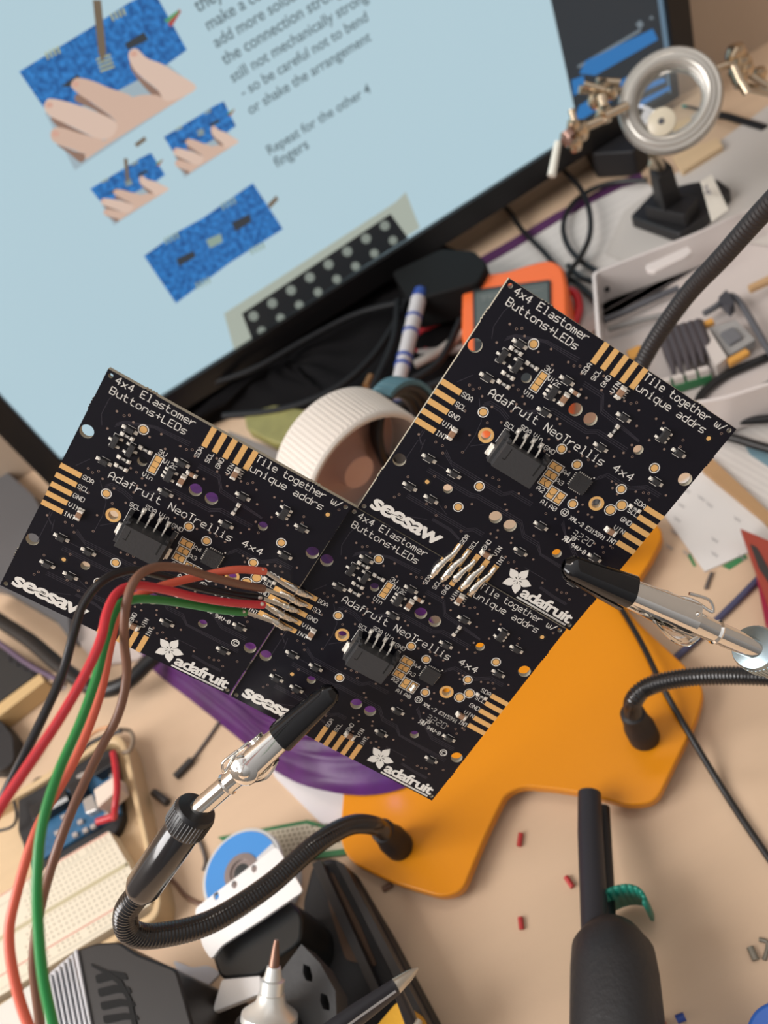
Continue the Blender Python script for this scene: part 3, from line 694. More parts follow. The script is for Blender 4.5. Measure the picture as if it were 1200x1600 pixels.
RIB = mat('ribbed black hose', (.009, .008, .0085), .2, Coat_Weight=.4)
RIBM = mat('matte ribbed hose', (.016, .014, .015), .5)
def hose(parent, pts, r=3.2, pitch=1.15, name='gooseneck', m_=None):
    q = spl(pts, 26); L = [0]
    for a, b in zip(q[:-1], q[1:]): L.append(L[-1] + (b - a).length)
    n = max(8, int(L[-1] / (pitch / 4))); fine = []; rr = []; j = 0
    for i in range(n + 1):
        s = L[-1] * i / n
        while j < len(L) - 2 and L[j + 1] < s: j += 1
        u = (s - L[j]) / max(1e-6, L[j + 1] - L[j]); fine.append(q[j].lerp(q[j + 1], u)); rr.append(r * (.90 + .13 * (math.sin(2 * PI * i / 4 + .78) > 0)))
    m = MB(); m.tube(fine, rr, 20); return m.build(name, m_ or RIB, parent, world=True, smooth=60)
def along(m, a, d, prof, n=28):
    m.lathe(prof, n, Matrix.Translation(a) @ frame(d))

def collar_set(par, a, d, ringmat, tube_len):
    """knurled nut then a plain sleeve, axis from the clip towards the hose"""
    m = MB(); along(m, a, d, [(2.9, -1), (5.0, -.6), (5.35, .2), (5.35, 5.6), (5.0, 6.2), (3, 6.2)])
    for i in range(36):
        t = 2 * PI * i / 36; M_ = Matrix.Translation(a) @ frame(d)
        m.tube([M_ @ Vector((5.3 * math.cos(t), 5.3 * math.sin(t), .6)), M_ @ Vector((5.3 * math.cos(t), 5.3 * math.sin(t), 5.5))], .22, 5)
    m.build('knurled_nut', ringmat, par, world=True, smooth=40)
    m = MB(); along(m, a, d, [(4.6, 6.0), (4.75, 6.6), (4.75, tube_len), (3.9, tube_len + 2.2), (3.3, tube_len + 2.4)]); m.build('sleeve', ANOD, par, world=True, smooth=50)

# ---------------------------------------------------------------- alligator clip
def clip(par, tip, tail, side, tube_col, L_sleeve=18, world=True, w=3.65, sy=1, rivet=1.0):
    """tip -> tail axis; side = direction in which the jaws are stacked (upper jaw shows)"""
    ax = (tail - tip); L = ax.length; ax.normalize(); n_ = (side - ax * side.dot(ax)).normalized(); y_ = n_.cross(ax) * sy
    Fm = Matrix((ax, y_, n_)).transposed().to_4x4(); Fm.translation = tip
    def jaw(sgn, s0, s1, name, mt, wid, hgt, zoff, tk=.45, rad0=.3):
        m = MB(); m.M = Fm; N = 22; vs = []; K = 13
        for shell in (0, 1):
            for i in range(N + 1):
                s = s0 + (s1 - s0) * i / N; u = i / N
                ww = wid(u) - shell * tk; hh = hgt(u) - shell * tk
                for j in range(K):
                    a = PI * j / (K - 1)
                    e = .68
                    cx_ = math.copysign(abs(math.cos(a)) ** e, math.cos(a)); sy_ = abs(math.sin(a)) ** e
                    vs.append((s, ww * cx_, sgn * (zoff(u) + hh * sy_)))
        fs = []
        B_ = (N + 1) * K
        for sh in (0, 1):
            for i in range(N):
                for j in range(K - 1):
                    a = sh * B_ + i * K + j; f = (a, a + 1, a + K + 1, a + K); fs.append(f if sh == 0 else f[::-1])
        for i in range(N):
            for j in (0, K - 1): fs.append((i * K + j, (i + 1) * K + j, B_ + (i + 1) * K + j, B_ + i * K + j))
        for j in range(K - 1):
            for i in (0, N): fs.append((i * K + j, i * K + j + 1, B_ + i * K + j + 1, B_ + i * K + j))
        m.add(vs, fs); return m.build(name, mt, par, world=world, smooth=50)
    Lj = L * .66
    jaw(1, 1, Lj, 'upper_jaw', CHROME, lambda u: w * (.62 + .38 * u), lambda u: w * (.5 + .45 * u), lambda u: .25 + .9 * u)
    jaw(-1, 1, L * .72, 'lower_jaw', CHROME, lambda u: w * (.60 + .36 * u - .15 * max(0, u - .85) * 6), lambda u: w * (.45 + .45 * u), lambda u: .25 + .8 * u)
    for sgn in (1, -1):
        jaw(sgn, -.6, L_sleeve, 'rubber_sleeve', GLOSS, lambda u: w * (.70 + .34 * u) * min(1, .55 + u * 6), lambda u: w * (.58 + .45 * u) * min(1, .4 + u * 6), lambda u: .2 + .4 * u, tk=.5)
    # barrel with a seam ring
    m = MB(); m.M = Fm
    m.tube([(L * .60, 0, .4), (L * .68, 0, .2), (L * .78, 0, 0), (L + 2, 0, 0)], [3.2, 2.9, 2.55, 2.5], 20)
    m.tube([(L * .80, 0, 0), (L * .812, 0, 0), (L * .824, 0, 0)], [2.5, 2.95, 2.5], 20)
    m.build('barrel', tube_col, par, world=world, smooth=40)
    # pivot rivet on both sides and a coil spring with its legs
    m = MB(); m.M = Fm
    m.lathe([(.01, 5.0), (.9 * rivet, 4.9), (1.5 * rivet, 4.5), (1.9 * rivet, 4.3), (3.2 * rivet, 4.2), (3.7 * rivet, 3.6), (3.6 * rivet, 2.6)], 28, Matrix.Translation((L * .64, 0, 0)))
    m.build('rivet', CHROME, par, world=world, smooth=60)
    m = MB(); m.M = Fm; hel = [(L * .52 + 1.9 * math.cos(t * .45), -w - .4 + t * .045, -1.0 + 1.9 * math.sin(t * .45)) for t in range(48)]
    m.tube(hel, .33, 7); m.tube(spl([(L * .52 + 2, -w - .4, -1), (L * .64, -w - .6, 1.5), (L * .74, -w * .8, 2.6), (L * .70, -w - 1.2, 3.6), (L * .60, -w - 1, 3.0)], 6), .4, 7)
    m.build('spring', CHROME, par, world=world, smooth=60)
    m = MB(); m.M = Fm; m.tube(spl([(L * .5, w * .9, -1), (L * .62, w * 1.25, -2.6), (L * .72, w * .9, -4.6), (L * .8, 0, -5.6)], 6), [1.1, 1.5, 1.6, .9], 10, flat=.35); m.build('thumb_lever', CHROME, par, world=world, smooth=60)

# lower arm: clip on the middle board
tip = P(520, 1080, 196); tail = P(318, 1258, 203)
arm = thing('gooseneck_arm', 'black ribbed gooseneck arm curling up from the orange base to the lowest board', 'holder arm', D(625, 1330, 9) * 1.0)
clip(arm, tip, tail, c2w(Vector((.12, -.15, -1))), CHROME, L_sleeve=17)
d_ = (P(212, 1402, 211) - P(304, 1268, 203.5)).normalized()
a_ = P(306, 1266, 203.5); collar_set(arm, a_, d_, mat('satin anodised metal', (.010, .010, .012), .34), 27)
e_ = a_ + d_ * 27
hose(arm, [e_ - d_ * 3, e_ + d_ * 3, P(197, 1425, 214), P(203, 1455, 219), P(245, 1462, 226), P(330, 1440, 238), P(420, 1383, 252), P(490, 1322, 266), P(545, 1290, 280), P(585, 1290, 292), D(602, 1302, 24)])
m = MB(); p = D(624, 1322, 9); dd = (D(600, 1300, 27) - p); along(m, p, dd, [(5.2, 0), (5.9, .5), (5.9, 9), (5.2, 11), (4.6, 20), (3.4, 21)]); m.build('socket', BLACKM, arm, world=True)
# right arm: clip on the upper board
tip = P(884, 884, 181); tail = P(1170, 1010, 190)
arm = thing('gooseneck_arm', 'black ribbed gooseneck arm on the right, its clip holding the upper board from the right', 'holder arm', D(1005, 1160, 9))
clip(arm, tip, tail, c2w(Vector((.35, -.35, -1))), CHROME, L_sleeve=16, sy=-1, rivet=.4)
STEELB = mat('blued steel', (.30, .38, .42), .25, .9)
a_ = P(1178, 1012, 190.5); d_ = (P(1236, 1046, 204) - a_).normalized(); collar_set(arm, a_, d_, STEELB, 20)
e_ = a_ + d_ * 20
hose(arm, [e_ - d_ * 3, e_ + d_ * 4, P(1330, 1080, 228), P(1330, 1080, 250), P(1260, 1063, 268), P(1170, 1056, 278), P(1080, 1058, 284), P(1015, 1072, 290), P(990, 1095, 294), D(990, 1120, 24)])
m = MB(); p = D(1007, 1152, 9); dd = (D(990, 1118, 27) - p); along(m, p, dd, [(5.2, 0), (5.9, .5), (5.9, 9), (5.2, 11), (4.6, 20), (3.4, 21)]); m.build('socket', BLACKM, arm, world=True)
# third arm behind the boards, leaving at the upper right
arm = thing('gooseneck_arm', 'thick black ribbed gooseneck arm rising behind the upper board to the top right', 'holder arm', D(930, 850, 9))
hose(arm, [D(930, 860, 22), P(935, 800, 340), P(955, 700, 338), P(985, 610, 328), P(1015, 545, 316), P(1070, 465, 290), P(1130, 400, 262), P(1200, 322, 236), P(1300, 225, 205), P(1400, 190, 190)], pitch=1.9, m_=RIBM)
clip(arm, P(1700, 260, 195), P(1450, 185, 186), c2w(Vector((.2, -.2, -1))), CHROME, L_sleeve=16)
a_ = P(1452, 186, 186); d_ = (P(1400, 190, 190) - a_).normalized(); collar_set(arm, a_, d_, mat('satin anodised metal', (.010, .010, .012), .34), 12)
m = MB(); p = D(930, 880, 9); dd = D(930, 855, 27) - p; along(m, p, dd, [(5.2, 0), (5.9, .5), (5.9, 9), (5.2, 11), (4.6, 20), (3.4, 21)]); m.build('socket', BLACKM, arm, world=True)

# ================================================================ five coloured leads soldered to the boards
def lead(color, label, pts, j, r=.86):
    """pts after the solder joint j: world points from stripped end to far end"""
    t = thing('hookup_wire', label, 'wire', pts[0])
    m = MB(); e = BP('B', .3 + .8 * (j % 2), PIT[j] + .15, 1.1); e0 = BP('A', 58.4, PIT[j] + .1, 1.3)
    m.tube(spl([pts[0].lerp(pts[1], .15), pts[0], e0, e], 6), .42, 9); m.build('bare_strands', TIN, t, world=True, smooth=60)
    m = MB(); m.tube(spl(pts, 10), r, 14); m.build('insulation', color, t, world=True, smooth=60)
WR = dict(Specular_IOR_Level=.5)
lead(mat('salmon wire', (.72, .13, .075), .38), 'salmon orange wire joined to the topmost solder joint and bending down at the far left', [P(414, 893, 180), P(370, 890, 175), P(320, 899, 171), P(265, 912, 166), P(215, 930, 161), P(186, 955, 160), P(172, 1010, 158), P(155, 1090, 154), P(118, 1185, 149), P(60, 1290, 143), P(25, 1400, 138), P(14, 1470, 136), P(30, 1560, 134), P(60, 1640, 132)], 0)
lead(mat('brown wire', (.20, .095, .06), .38), 'brown wire looping over the left board and hanging straight down', [P(412, 920, 181), P(370, 912, 175), P(325, 900, 169), P(280, 887, 162), P(240, 887, 156), P(212, 905, 151.5), P(197, 945, 149.5), P(194, 1000, 151), P(198, 1055, 153), P(185, 1115, 153), P(155, 1175, 152), P(115, 1260, 148), P(85, 1340, 146), P(63, 1420, 147), P(52, 1500, 147), P(60, 1580, 147), P(70, 1660, 147)], 1)
lead(mat('black wire', (.012, .012, .015), .3), 'black wire curving over the left board above the wordmark and down left', [P(410, 935, 182), P(360, 928, 178), P(300, 915, 174), P(240, 896, 168), P(200, 892, 163), P(160, 908, 158), P(130, 945, 155), P(115, 990, 152), P(98, 1050, 150), P(72, 1110, 147), P(40, 1175, 144), P(10, 1235, 142), P(-25, 1310, 140)], 2)
lead(mat('red wire', (.62, .035, .05), .35), 'red wire in front of the others, running straight to the left edge', [P(412, 945, 181), P(365, 942, 175), P(310, 934, 168), P(260, 922, 161), P(215, 915, 155), P(185, 925, 151), P(168, 955, 147), P(157, 1000, 143), P(135, 1050, 139), P(95, 1120, 134), P(45, 1195, 129), P(-5, 1270, 125), P(-50, 1350, 122)], 3)
lead(mat('green wire', (.018, .25, .055), .35), 'green wire leaving the lowest solder joint and hanging down to the bottom edge', [P(384, 957, 181), P(345, 953, 176), P(295, 944, 170), P(245, 937, 163), P(208, 937, 158), P(182, 950, 153), P(165, 1000, 149), P(150, 1060, 145), P(125, 1130, 140), P(90, 1210, 135), P(66, 1290, 131), P(58, 1370, 128), P(60, 1450, 127), P(68, 1530, 126), P(85, 1610, 125), P(95, 1660, 125)], 4)
# ================================================================ things lying on the desk
def slabthing(name, label, cat, px, h0, h1, m, r=2, bevel=.4, group=None):
    b = MB(); slab(b, px, h0, h1, r); c = D(sum(p[0] for p in px) / len(px), sum(p[1] for p in px) / len(px), h1); c.z = h0
    return single(b, name, m, label, cat, origin=c, group=group, smooth=40, bevel=bevel)
def cable(name, label, cat, px, r, m, h=None, group=None, hs=None, k=8):
    hs = hs or [h if h is not None else r] * len(px)
    pts = spl([D(x, y, max(r, z)) for (x, y), z in zip(px, hs)], k); b = MB(); b.tube(pts, r, 10)
    return single(b, name, m, label, cat, origin=pts[0], group=group, smooth=60)
CAB = mat('black cable', (.007, .0065, .007), .42); REDW = mat('red test lead', (.50, .02, .03), .35)

# --- ruled notebook with a purple spine, loose sheets under the magnifier stand
nb = thing('notebook', 'open ruled notebook with a purple binding strip below the monitor', 'notebook', D(800, 400))
m = MB(); slab(m, [(740, 422), (805, 386), (872, 345), (934, 311), (972, 292), (1010, 284), (1120, 400), (1010, 470), (850, 560), (765, 490)], .2, 4, 2); m.build('page_block', PAPER, nb, world=True, smooth=0)
m = MB()
for i in range(1, 15):
    a, b = D(770 + i * 8, 408 + i * 9, 4.05), D(972 + i * 8, 296 + i * 9, 4.05); m.line([a, b], .35, 4.08, 5)
m.build('ruled_lines', mat('faint ruling', (.42, .38, .37), .8), nb, world=True, smooth=0)
m = MB(); slab(m, [(733, 412), (800, 374), (868, 333), (930, 300), (968, 281), (1002, 271), (1006, 283), (972, 292), (934, 311), (872, 345), (805, 387), (740, 424)], .2, 4.6); m.build('binding_strip', mat('purple cloth', (.085, .02, .085), .6), nb, world=True, smooth=0)
PG = mat('grey sheet', (.52, .48, .44), .7)
slabthing('paper_sheet', 'plain pale grey sheet under the black magnifier stand', 'paper', [(1060, 268), (1200, 165), (1320, 120), (1330, 400), (1120, 372), (1000, 420), (945, 395), (975, 330)], 4.7, 5.2, PG, 1, 0)
# --- wooden strip & green lead at the back right
slabthing('wood_offcut', 'short pale wooden block behind the magnifier stand', 'wood block', [(1050, 244), (1120, 215), (1130, 228), (1066, 268)], 5.3, 9, WOOD2, 1, .6)
cable('cable', 'dark cable with a teal end lying by the back wall at the right', 'cable', [(1112, 178), (1135, 182), (1155, 188), (1195, 200)], 2.6, CAB, h=6)
cable('cable_end', 'short teal plug end on the dark cable by the back wall', 'cable end', [(1104, 176), (1120, 179)], 3.2, mat('teal plastic', (.01, .20, .17), .4), h=7, k=2)

# --- magnifier helping hand
hh = thing('magnifier_stand', 'black cast stand carrying a round magnifying lens and jointed metal arms', 'magnifier', D(1055, 335, 5))
CAST = mat('black cast iron', (.014, .013, .014), .5, bump=.3, scale=200)
m = MB(); slab(m, [(984, 338), (1062, 366), (1104, 337), (1143, 296), (1121, 279), (1080, 285), (1020, 300)], 5.3, 13, 3); m.build('foot', CAST, hh, world=True, bevel=1)
m = MB(); slab(m, [(1006, 322), (1070, 336), (1092, 308), (1030, 296)], 13, 22, 2); pb = D(1045, 318, 20); m.tube([pb, P(1032, 262, 503)], [11, 9], 4, flat=.8); m.build('post', CAST, hh, world=True, smooth=0, bevel=1)
LC = P(1046, 158, 468); la = c2w(Vector((-.42, .18, -1))).normalized()
LM = Matrix.Translation(LC) @ frame(la)
m = MB(); m.M = LM
m.lathe([(18.6, -4), (21, -5.5), (26.5, -5.5), (28.4, -3), (28.4, 1), (27, 3.2), (25.6, 3.0), (24.6, 4.4), (22.4, 4.2), (21.6, 5.4), (19.6, 5.0), (18.2, 2.5), (18.6, -4)], 44, caps=False)
m.build('lens_ring', mat('clouded ring', (.44, .42, .38), .25, .35), hh, world=True, smooth=60)
m = MB(); m.M = LM
cap_ = [(0.05 + 22 * math.sin(i / 10 * .0 + 0), 0) for i in range(0)]
prof = [(18.6 * i / 10, 4.2 - 3.4 * (i / 10) ** 2) for i in range(1, 11)]; prof = [(.05, 4.2)] + prof + [(r, -z) for r, z in prof[::-1]] + [(.05, -4.2)]
m.lathe(prof, 40); m.build('lens', mat('lens glass', (.92, .97, .96), .02, 0, Transmission_Weight=1.0, IOR=1.5), hh, world=True, smooth=180)
m = MB(); b1, b2 = P(900, 132, 492), P(1200, 128, 500)
m.tube([P(905, 140, 482), P(985, 143, 484)], 2.4, 12); m.build('cross_rod', BRASS, hh, world=True)
m = MB(); m.tube([P(1150, 132, 478), P(1262, 158, 478)], 2.4, 12); m.build('cross_rod', BRASS, hh, world=True)
m = MB(); m.tube([P(1032, 262, 500), P(1020, 240, 484)], 3, 12); m.build('lens_stem', BRASS, hh, world=True)
def joint_cluster(pts):
    m = MB()
    for (x, y, z, r) in pts:
        p = P(x, y, z); m.lathe([(.1, -r), (r * .7, -r * .8), (r, 0), (r * .7, r * .8), (.1, r)], 14, Matrix.Translation(p))
    return m
for pts, rods in (([(940, 140, 478, 5.5), (955, 145, 474, 4), (930, 158, 474, 4.5), (944, 178, 470, 5), (960, 132, 482, 3.5), (905, 205, 462, 6), (896, 196, 458, 4), (898, 225, 458, 4.5), (885, 216, 458, 4)],
                   [((912, 132), (945, 142), 474, 2.2), ((945, 182), (980, 165), 468, 2.6), ((905, 202), (940, 188), 464, 2.6), ((893, 172), (898, 192), 456, 1.9), ((940, 150), (948, 190), 470, 3), ((932, 128), (968, 130), 480, 2.6)]),
                  ([(1150, 85, 470, 6), (1160, 100, 470, 5.5), (1152, 112, 470, 5), (1168, 108, 468, 4), (1188, 115, 472, 4), (1156, 124, 468, 4.5)],
                   [((1118, 108), (1146, 98), 466, 2.2), ((1158, 128), (1168, 145), 464, 2.6), ((1150, 78), (1142, 92), 464, 2.2), ((1160, 110), (1200, 135), 470, 2.0), ((1146, 104), (1158, 132), 466, 2.8)])):
    m = joint_cluster(pts)
    for a, b, z, r in rods: m.tube([P(*a, z), P(*b, z)], r, 10)
    m.build('clamp_joint', BRASS, hh, world=True, smooth=50)
m = MB(); m.tube([P(872, 222, 455), P(862, 275, 455)], [2.0, 2.4], 10); m.build('jaw_tip', mat('white sleeve', (.70, .70, .62), .5), hh, world=True, smooth=60)
m = MB(); m.tube([P(878, 214, 455), P(892, 222, 456)], 2.6, 10); m.tube([P(884, 205, 455), P(892, 215, 455)], 3.4, 10); m.build('clip_jaw', mat('dull pink metal', (.35, .22, .18), .4, .7), hh, world=True, smooth=60)
m = MB(); m.tube([P(1022, 252, 498), P(1020, 262, 498)], 3.2, 12); m.build('wing_knob', BRASS, hh, world=True)

m = MB(); m.M = LM; m.lathe([(.05, 6.4), (4.5, 6.2), (7.6, 5.4), (7.9, 4.2), (.05, 4.0)], 28, Matrix.Translation((-9.2, -8.2, 0))); m.build('inset_lens', mat('ivory lens inset', (.56, .50, .38), .3), hh, world=True, smooth=50)
m = MB(); m.M = LM; m.lathe([(.05, 6.9), (1.6, 6.8), (1.9, 6.2)], 16, Matrix.Translation((-9.2, -8.2, 0))); m.build('inset_centre', mat('dark grey part', (.05, .05, .06), .5), hh, world=True, smooth=50)
# white tag leaning by the stand
tg = thing('paper_tag', 'small white folded tag with a pencil scribble leaning by the magnifier stand', 'paper tag', D(1125, 340, 6))
a, b, c, d = P(1095, 283, 478), P(1112, 272, 480), P(1138, 327, 470), P(1113, 346, 468)
m = MB(); nrm = (b - a).cross(d - a).normalized() * .6; m.add([a, b, c, d, a + nrm, b + nrm, c + nrm, d + nrm], [(0, 1, 2, 3), (7, 6, 5, 4), (0, 4, 5, 1), (1, 5, 6, 2), (2, 6, 7, 3), (3, 7, 4, 0)])
m.build('card', mat('ivory card', (.68, .64, .56), .7), tg, world=True, smooth=0)
m = MB()
for q in ([(1097, 294), (1103, 291), (1101, 299), (1108, 296), (1110, 302)], [(1100, 303), (1106, 300), (1112, 303)], [(1104, 288), (1106, 305)]):
    pts = [P(x, y, 470.5) for x, y in q]; m.tube(pts, .35, 5)
m.build('scribble', INK, tg, world=True)

# --- black cables crossing the notebook and hidden area
cable('power_cable', 'black cable dropping from the monitor edge and crossing the notebook', 'cable', [(775, 310), (795, 330), (818, 362), (848, 392), (880, 428), (905, 445), (930, 470)], 1.9, CAB, h=9)
cable('power_cable', 'black cable making an oval loop left of the magnifier stand', 'cable', [(1010, 282), (960, 285), (918, 300), (890, 325), (880, 355), (888, 385), (910, 410), (940, 428), (960, 440)], 1.9, CAB, h=9)
cable('power_cable', 'black cable bending down from the magnifier arm over the loop', 'cable', [(882, 268), (905, 292), (920, 325), (922, 365), (908, 400), (890, 425), (885, 450)], 1.9, CAB, h=13)
cable('power_cable', 'short black cable beside the orange multimeter corner', 'cable', [(888, 415), (905, 432), (925, 440), (950, 452)], 1.9, CAB, h=12)

slabthing('dark_box', 'low black box in the shadow behind the magnifier arm under the monitor', 'box', [(905, 205), (985, 175), (1010, 215), (990, 236), (925, 240)], .3, 20, BLACKM, 3, 1)
# --- multimeter
mm = thing('multimeter', 'orange digital multimeter with a dark grey display lying on the desk', 'multimeter', D(810, 480, 5))
OM = mat('orange rubber', (.80, .145, .03), .5)
outl = [(722, 442), (735, 430), (790, 424), (835, 410), (862, 405), (880, 416), (886, 445), (888, 520), (880, 640), (745, 660), (720, 520)]
m = MB(); slab(m, outl, 5, 30, 5); m.build('rubber_boot', OM, mm, world=True, smooth=40, bevel=2)
m = MB(); slab(m, [(738, 452), (860, 436), (864, 630), (742, 640)], 29, 31.2, 2); m.build('face_plate', mat('meter face', (.022, .022, .022), .5), mm, world=True, smooth=40, bevel=.5)
m = MB(); slab(m, [(743, 457), (856, 441), (858, 520), (744, 532)], 31, 31.8, 1); m.build('display', mat('lcd grey green', (.085, .095, .085), .3), mm, world=True, smooth=0)
m = MB()
for i in range(5): a = D(752 + i * 10, 464 - i * 1.4, 32); m.line([a, D(760 + i * 10, 463 - i * 1.4, 32)], 1.2, 31.95, 5); m.line([D(754 + i * 10, 469 - i * 1.4, 32), D(758 + i * 10, 468 - i * 1.4, 32)], 1.2, 31.95, 5)
for i in range(10): m.line([D(800 + i * 5, 459 - i * .7, 32), D(803 + i * 5, 458.6 - i * .7, 32)], .8, 31.95, 5)
m.build('display_marks', mat('pale lcd marks', (.26, .27, .25), .5), mm, world=True, smooth=0)
def lead_c(label, px, hs): return cable('test_lead', label, 'test lead', px, 2.6, REDW, hs=hs)
lead_c('red test lead curving left of the multimeter', [(735, 478), (705, 492), (670, 510), (648, 528), (643, 545), (655, 552), (668, 548)], [20, 14, 9, 7, 6, 6, 6])
lead_c('red test lead curling at the right side of the multimeter', [(880, 452), (898, 458), (905, 478), (900, 500), (885, 520)], [12, 12, 10, 8, 8])
lead_c('red lead inside the coil beside the white reel', [(612, 660), (590, 672), (565, 700), (545, 745), (540, 775)], [30, 30, 26, 22, 20])
cable('test_lead', 'straight red lead running toward the board seam', 'test lead', [(605, 640), (618, 655), (600, 668)], 3.2, REDW, h=22)
cable('grey_lead', 'light grey cable lying below the red test lead', 'cable', [(655, 552), (700, 548), (735, 540), (765, 528)], 3, mat('grey cable', (.30, .27, .25), .5), h=6)
cable('grey_lead', 'pale grey cable stub behind the upper left board edge', 'cable', [(648, 570), (680, 553), (705, 535), (722, 520)], 3, mat('pale cable', (.46, .43, .39), .5), h=12)
for i, (a, b) in enumerate((((684, 448), (722, 460)), ((690, 468), (722, 470)))):
    cable('cable_connector', ('upper', 'lower')[i] + ' of two white connectors left of the multimeter', 'connector', [a, b], 4.2, mat('white nylon', (.62, .57, .52), .5), h=20 - i * 4, k=2)
# dark cloth and clutter below the monitor
CL = mat('black cloth', (.004, .0035, .004), .9, bump=.8, scale=60, Specular_IOR_Level=.15)
sac = MB(); px = [(95, 735), (200, 665), (330, 585), (470, 500), (600, 415), (680, 382), (738, 408), (755, 440), (735, 530), (690, 640), (600, 700), (520, 640), (430, 650), (330, 665), (200, 760), (120, 770)]
ring = [D(x, y, 0) for x, y in px]; ring = spl(ring, 4, True); cen = sum(ring, Vector()) / len(ring); vs = []; K = 9
for j in range(K):
    u = 1 - j / K
    for q in ring:
        z = 15 * (1 - u ** 3) * (1 + .35 * math.sin(q.x * .08 + j) * math.cos(q.y * .09 - j)) + .4; vs.append((cen.x + (q.x - cen.x) * u, cen.y + (q.y - cen.y) * u, z))
nR = len(ring); vs.append((cen.x, cen.y, 15)); fs = [(j * nR + i, j * nR + (i + 1) % nR, (j + 1) * nR + (i + 1) % nR, (j + 1) * nR + i) for j in range(K - 1) for i in range(nR)] + [((K - 1) * nR + i, (K - 1) * nR + (i + 1) % nR, K * nR) for i in range(nR)]
sac.add(vs, fs); single(sac, 'cloth_bag', CL, 'crumpled black cloth bag spread below the monitor', 'bag', origin=Vector((cen.x, cen.y, 0)), smooth=180)
slabthing('power_adapter', 'black power adapter box at the right end of the cloth bag', 'adapter', [(612, 425), (690, 388), (742, 392), (762, 412), (748, 440), (640, 470)], 12, 36, mat('dull black casing', (.005, .005, .005), .7, Specular_IOR_Level=.2), 4, 1.2)
for i, (lb, q, hh_) in enumerate((('black cable along the upper edge of the cloth bag', [(330, 600), (400, 575), (480, 530), (560, 490), (640, 470)], 26), ('black cable sagging across the middle of the cloth bag', [(350, 650), (440, 640), (520, 610), (580, 560), (620, 500), (640, 460)], 26),
        ('thin black cable near the marker pen on the cloth bag', [(560, 650), (590, 590), (615, 530), (622, 470)], 28), ('black cable curving over toward the upper board', [(600, 650), (660, 610), (700, 590), (740, 560)], 26), ('black cable just left of the red test lead', [(625, 600), (650, 590), (690, 560), (720, 500)], 24))):
    cable('black_cable', lb, 'cable', q, 2.4, mat('satin black cable', (.006, .006, .007), .6, Specular_IOR_Level=.3), h=hh_)
cable('brass_pin', 'short brown metal pin resting on the black cloth', 'pin', [(572, 604), (580, 588)], 2.4, mat('dull copper', (.30, .15, .06), .4, .5), h=26, k=2)
# marker pen: white barrel, blue cap
pn = thing('marker_pen', 'slim white pen with blue cap and bands left of the red test lead', 'pen', D(640, 540, 24))
A_, B_ = D(618, 618, 26), D(654, 468, 34); m = MB(); m.tube([A_, B_], [4.2, 5.0], 16); m.build('barrel', mat('white barrel', (.52, .50, .50), .4), pn, world=True)
BLU = mat('blue plastic', (.02, .06, .30), .4)
m = MB(); m.tube([B_, B_.lerp(A_, -.10)], [5.2, 4.2], 16); m.build('cap', BLU, pn, world=True)
m = MB()
for t in (.0, .28, .36, .62, .78): m.tube([A_.lerp(B_, t), A_.lerp(B_, t + .025)], 5.2, 16)
m.build('bands', BLU, pn, world=True)
slabthing('snack_packet', 'crumpled yellow-green packet between the left board and the monitor', 'packet', [(380, 645), (430, 632), (478, 640), (492, 668), (470, 700), (425, 690), (385, 670)], 18, 26, mat('yellow green foil', (.24, .22, .07), .45, var=.4, scale=90), 3, 2)
slabthing('plastic_box', 'greyish clear box corner behind the top edge of the left board', 'box', [(355, 672), (400, 690), (470, 722), (460, 760), (380, 740)], 14, 22, mat('smoky plastic', (.20, .17, .15), .4), 2, 1)

# --- white reel
RM = Matrix.Translation(P(553, 732, 372)) @ frame(c2w(Vector((.62, .50, -.62))))
rl = thing('white_reel', 'white ribbed plastic reel tipped on its side between the left and upper boards', 'reel', P(553, 740, 380))
IV = mat('ivory plastic', (.66, .61, .55), .45)
m = MB(); m.M = RM; m.lathe([(26, -14), (33, -14), (34, -13), (34, 12), (33, 13), (31.5, 13), (31, -12), (26, -12.5), (26, -14)], 60, caps=False)
for i in range(90):
    t = 2 * PI * i / 90; m.tube([(34 * math.cos(t), 34 * math.sin(t), -12), (34 * math.cos(t), 34 * math.sin(t), 11)], .35, 4)
m.build('rim', IV, rl, world=True, smooth=40)
m = MB(); m.M = RM; m.lathe([(31, -11), (24, -11.5), (14, -9), (9, -3), (8, 4), (.5, 5)], 50); m.build('inner_dish', mat('pinkish translucent plastic', (.55, .36, .30), .35, Subsurface_Weight=.0), rl, world=True, smooth=60)
# --- coil of black cable with a teal band
cl = thing('cable_coil', 'coil of black cable bound with a teal ribbed band beside the white reel', 'cable coil', P(622, 665, 400))
CM = Matrix.Translation(P(628, 672, 392)) @ frame(c2w(Vector((.75, .25, -.6))))
m = MB()
for k in range(3):
    m.tube([CM @ Vector(((15 + k * 2.2) * math.cos(t / 30 * 2 * PI), (19 + k * 2.2) * math.sin(t / 30 * 2 * PI), k * 3 - 3)) for t in range(31)], 2.4, 10)
m.build('loops', CAB, cl, world=True, smooth=60)
m = MB()
for k in range(24):
    t = 1.2 + k * .05
for k in range(26):
    t = -.4 + k * .08; m.tube([CM @ Vector((21.5 * math.cos(t), 25.5 * math.sin(t), -5)), CM @ Vector((21.5 * math.cos(t), 25.5 * math.sin(t), 6))], 1.3, 6)
m.build('band', mat('teal band', (.07, .17, .21), .6), cl, world=True, smooth=60)

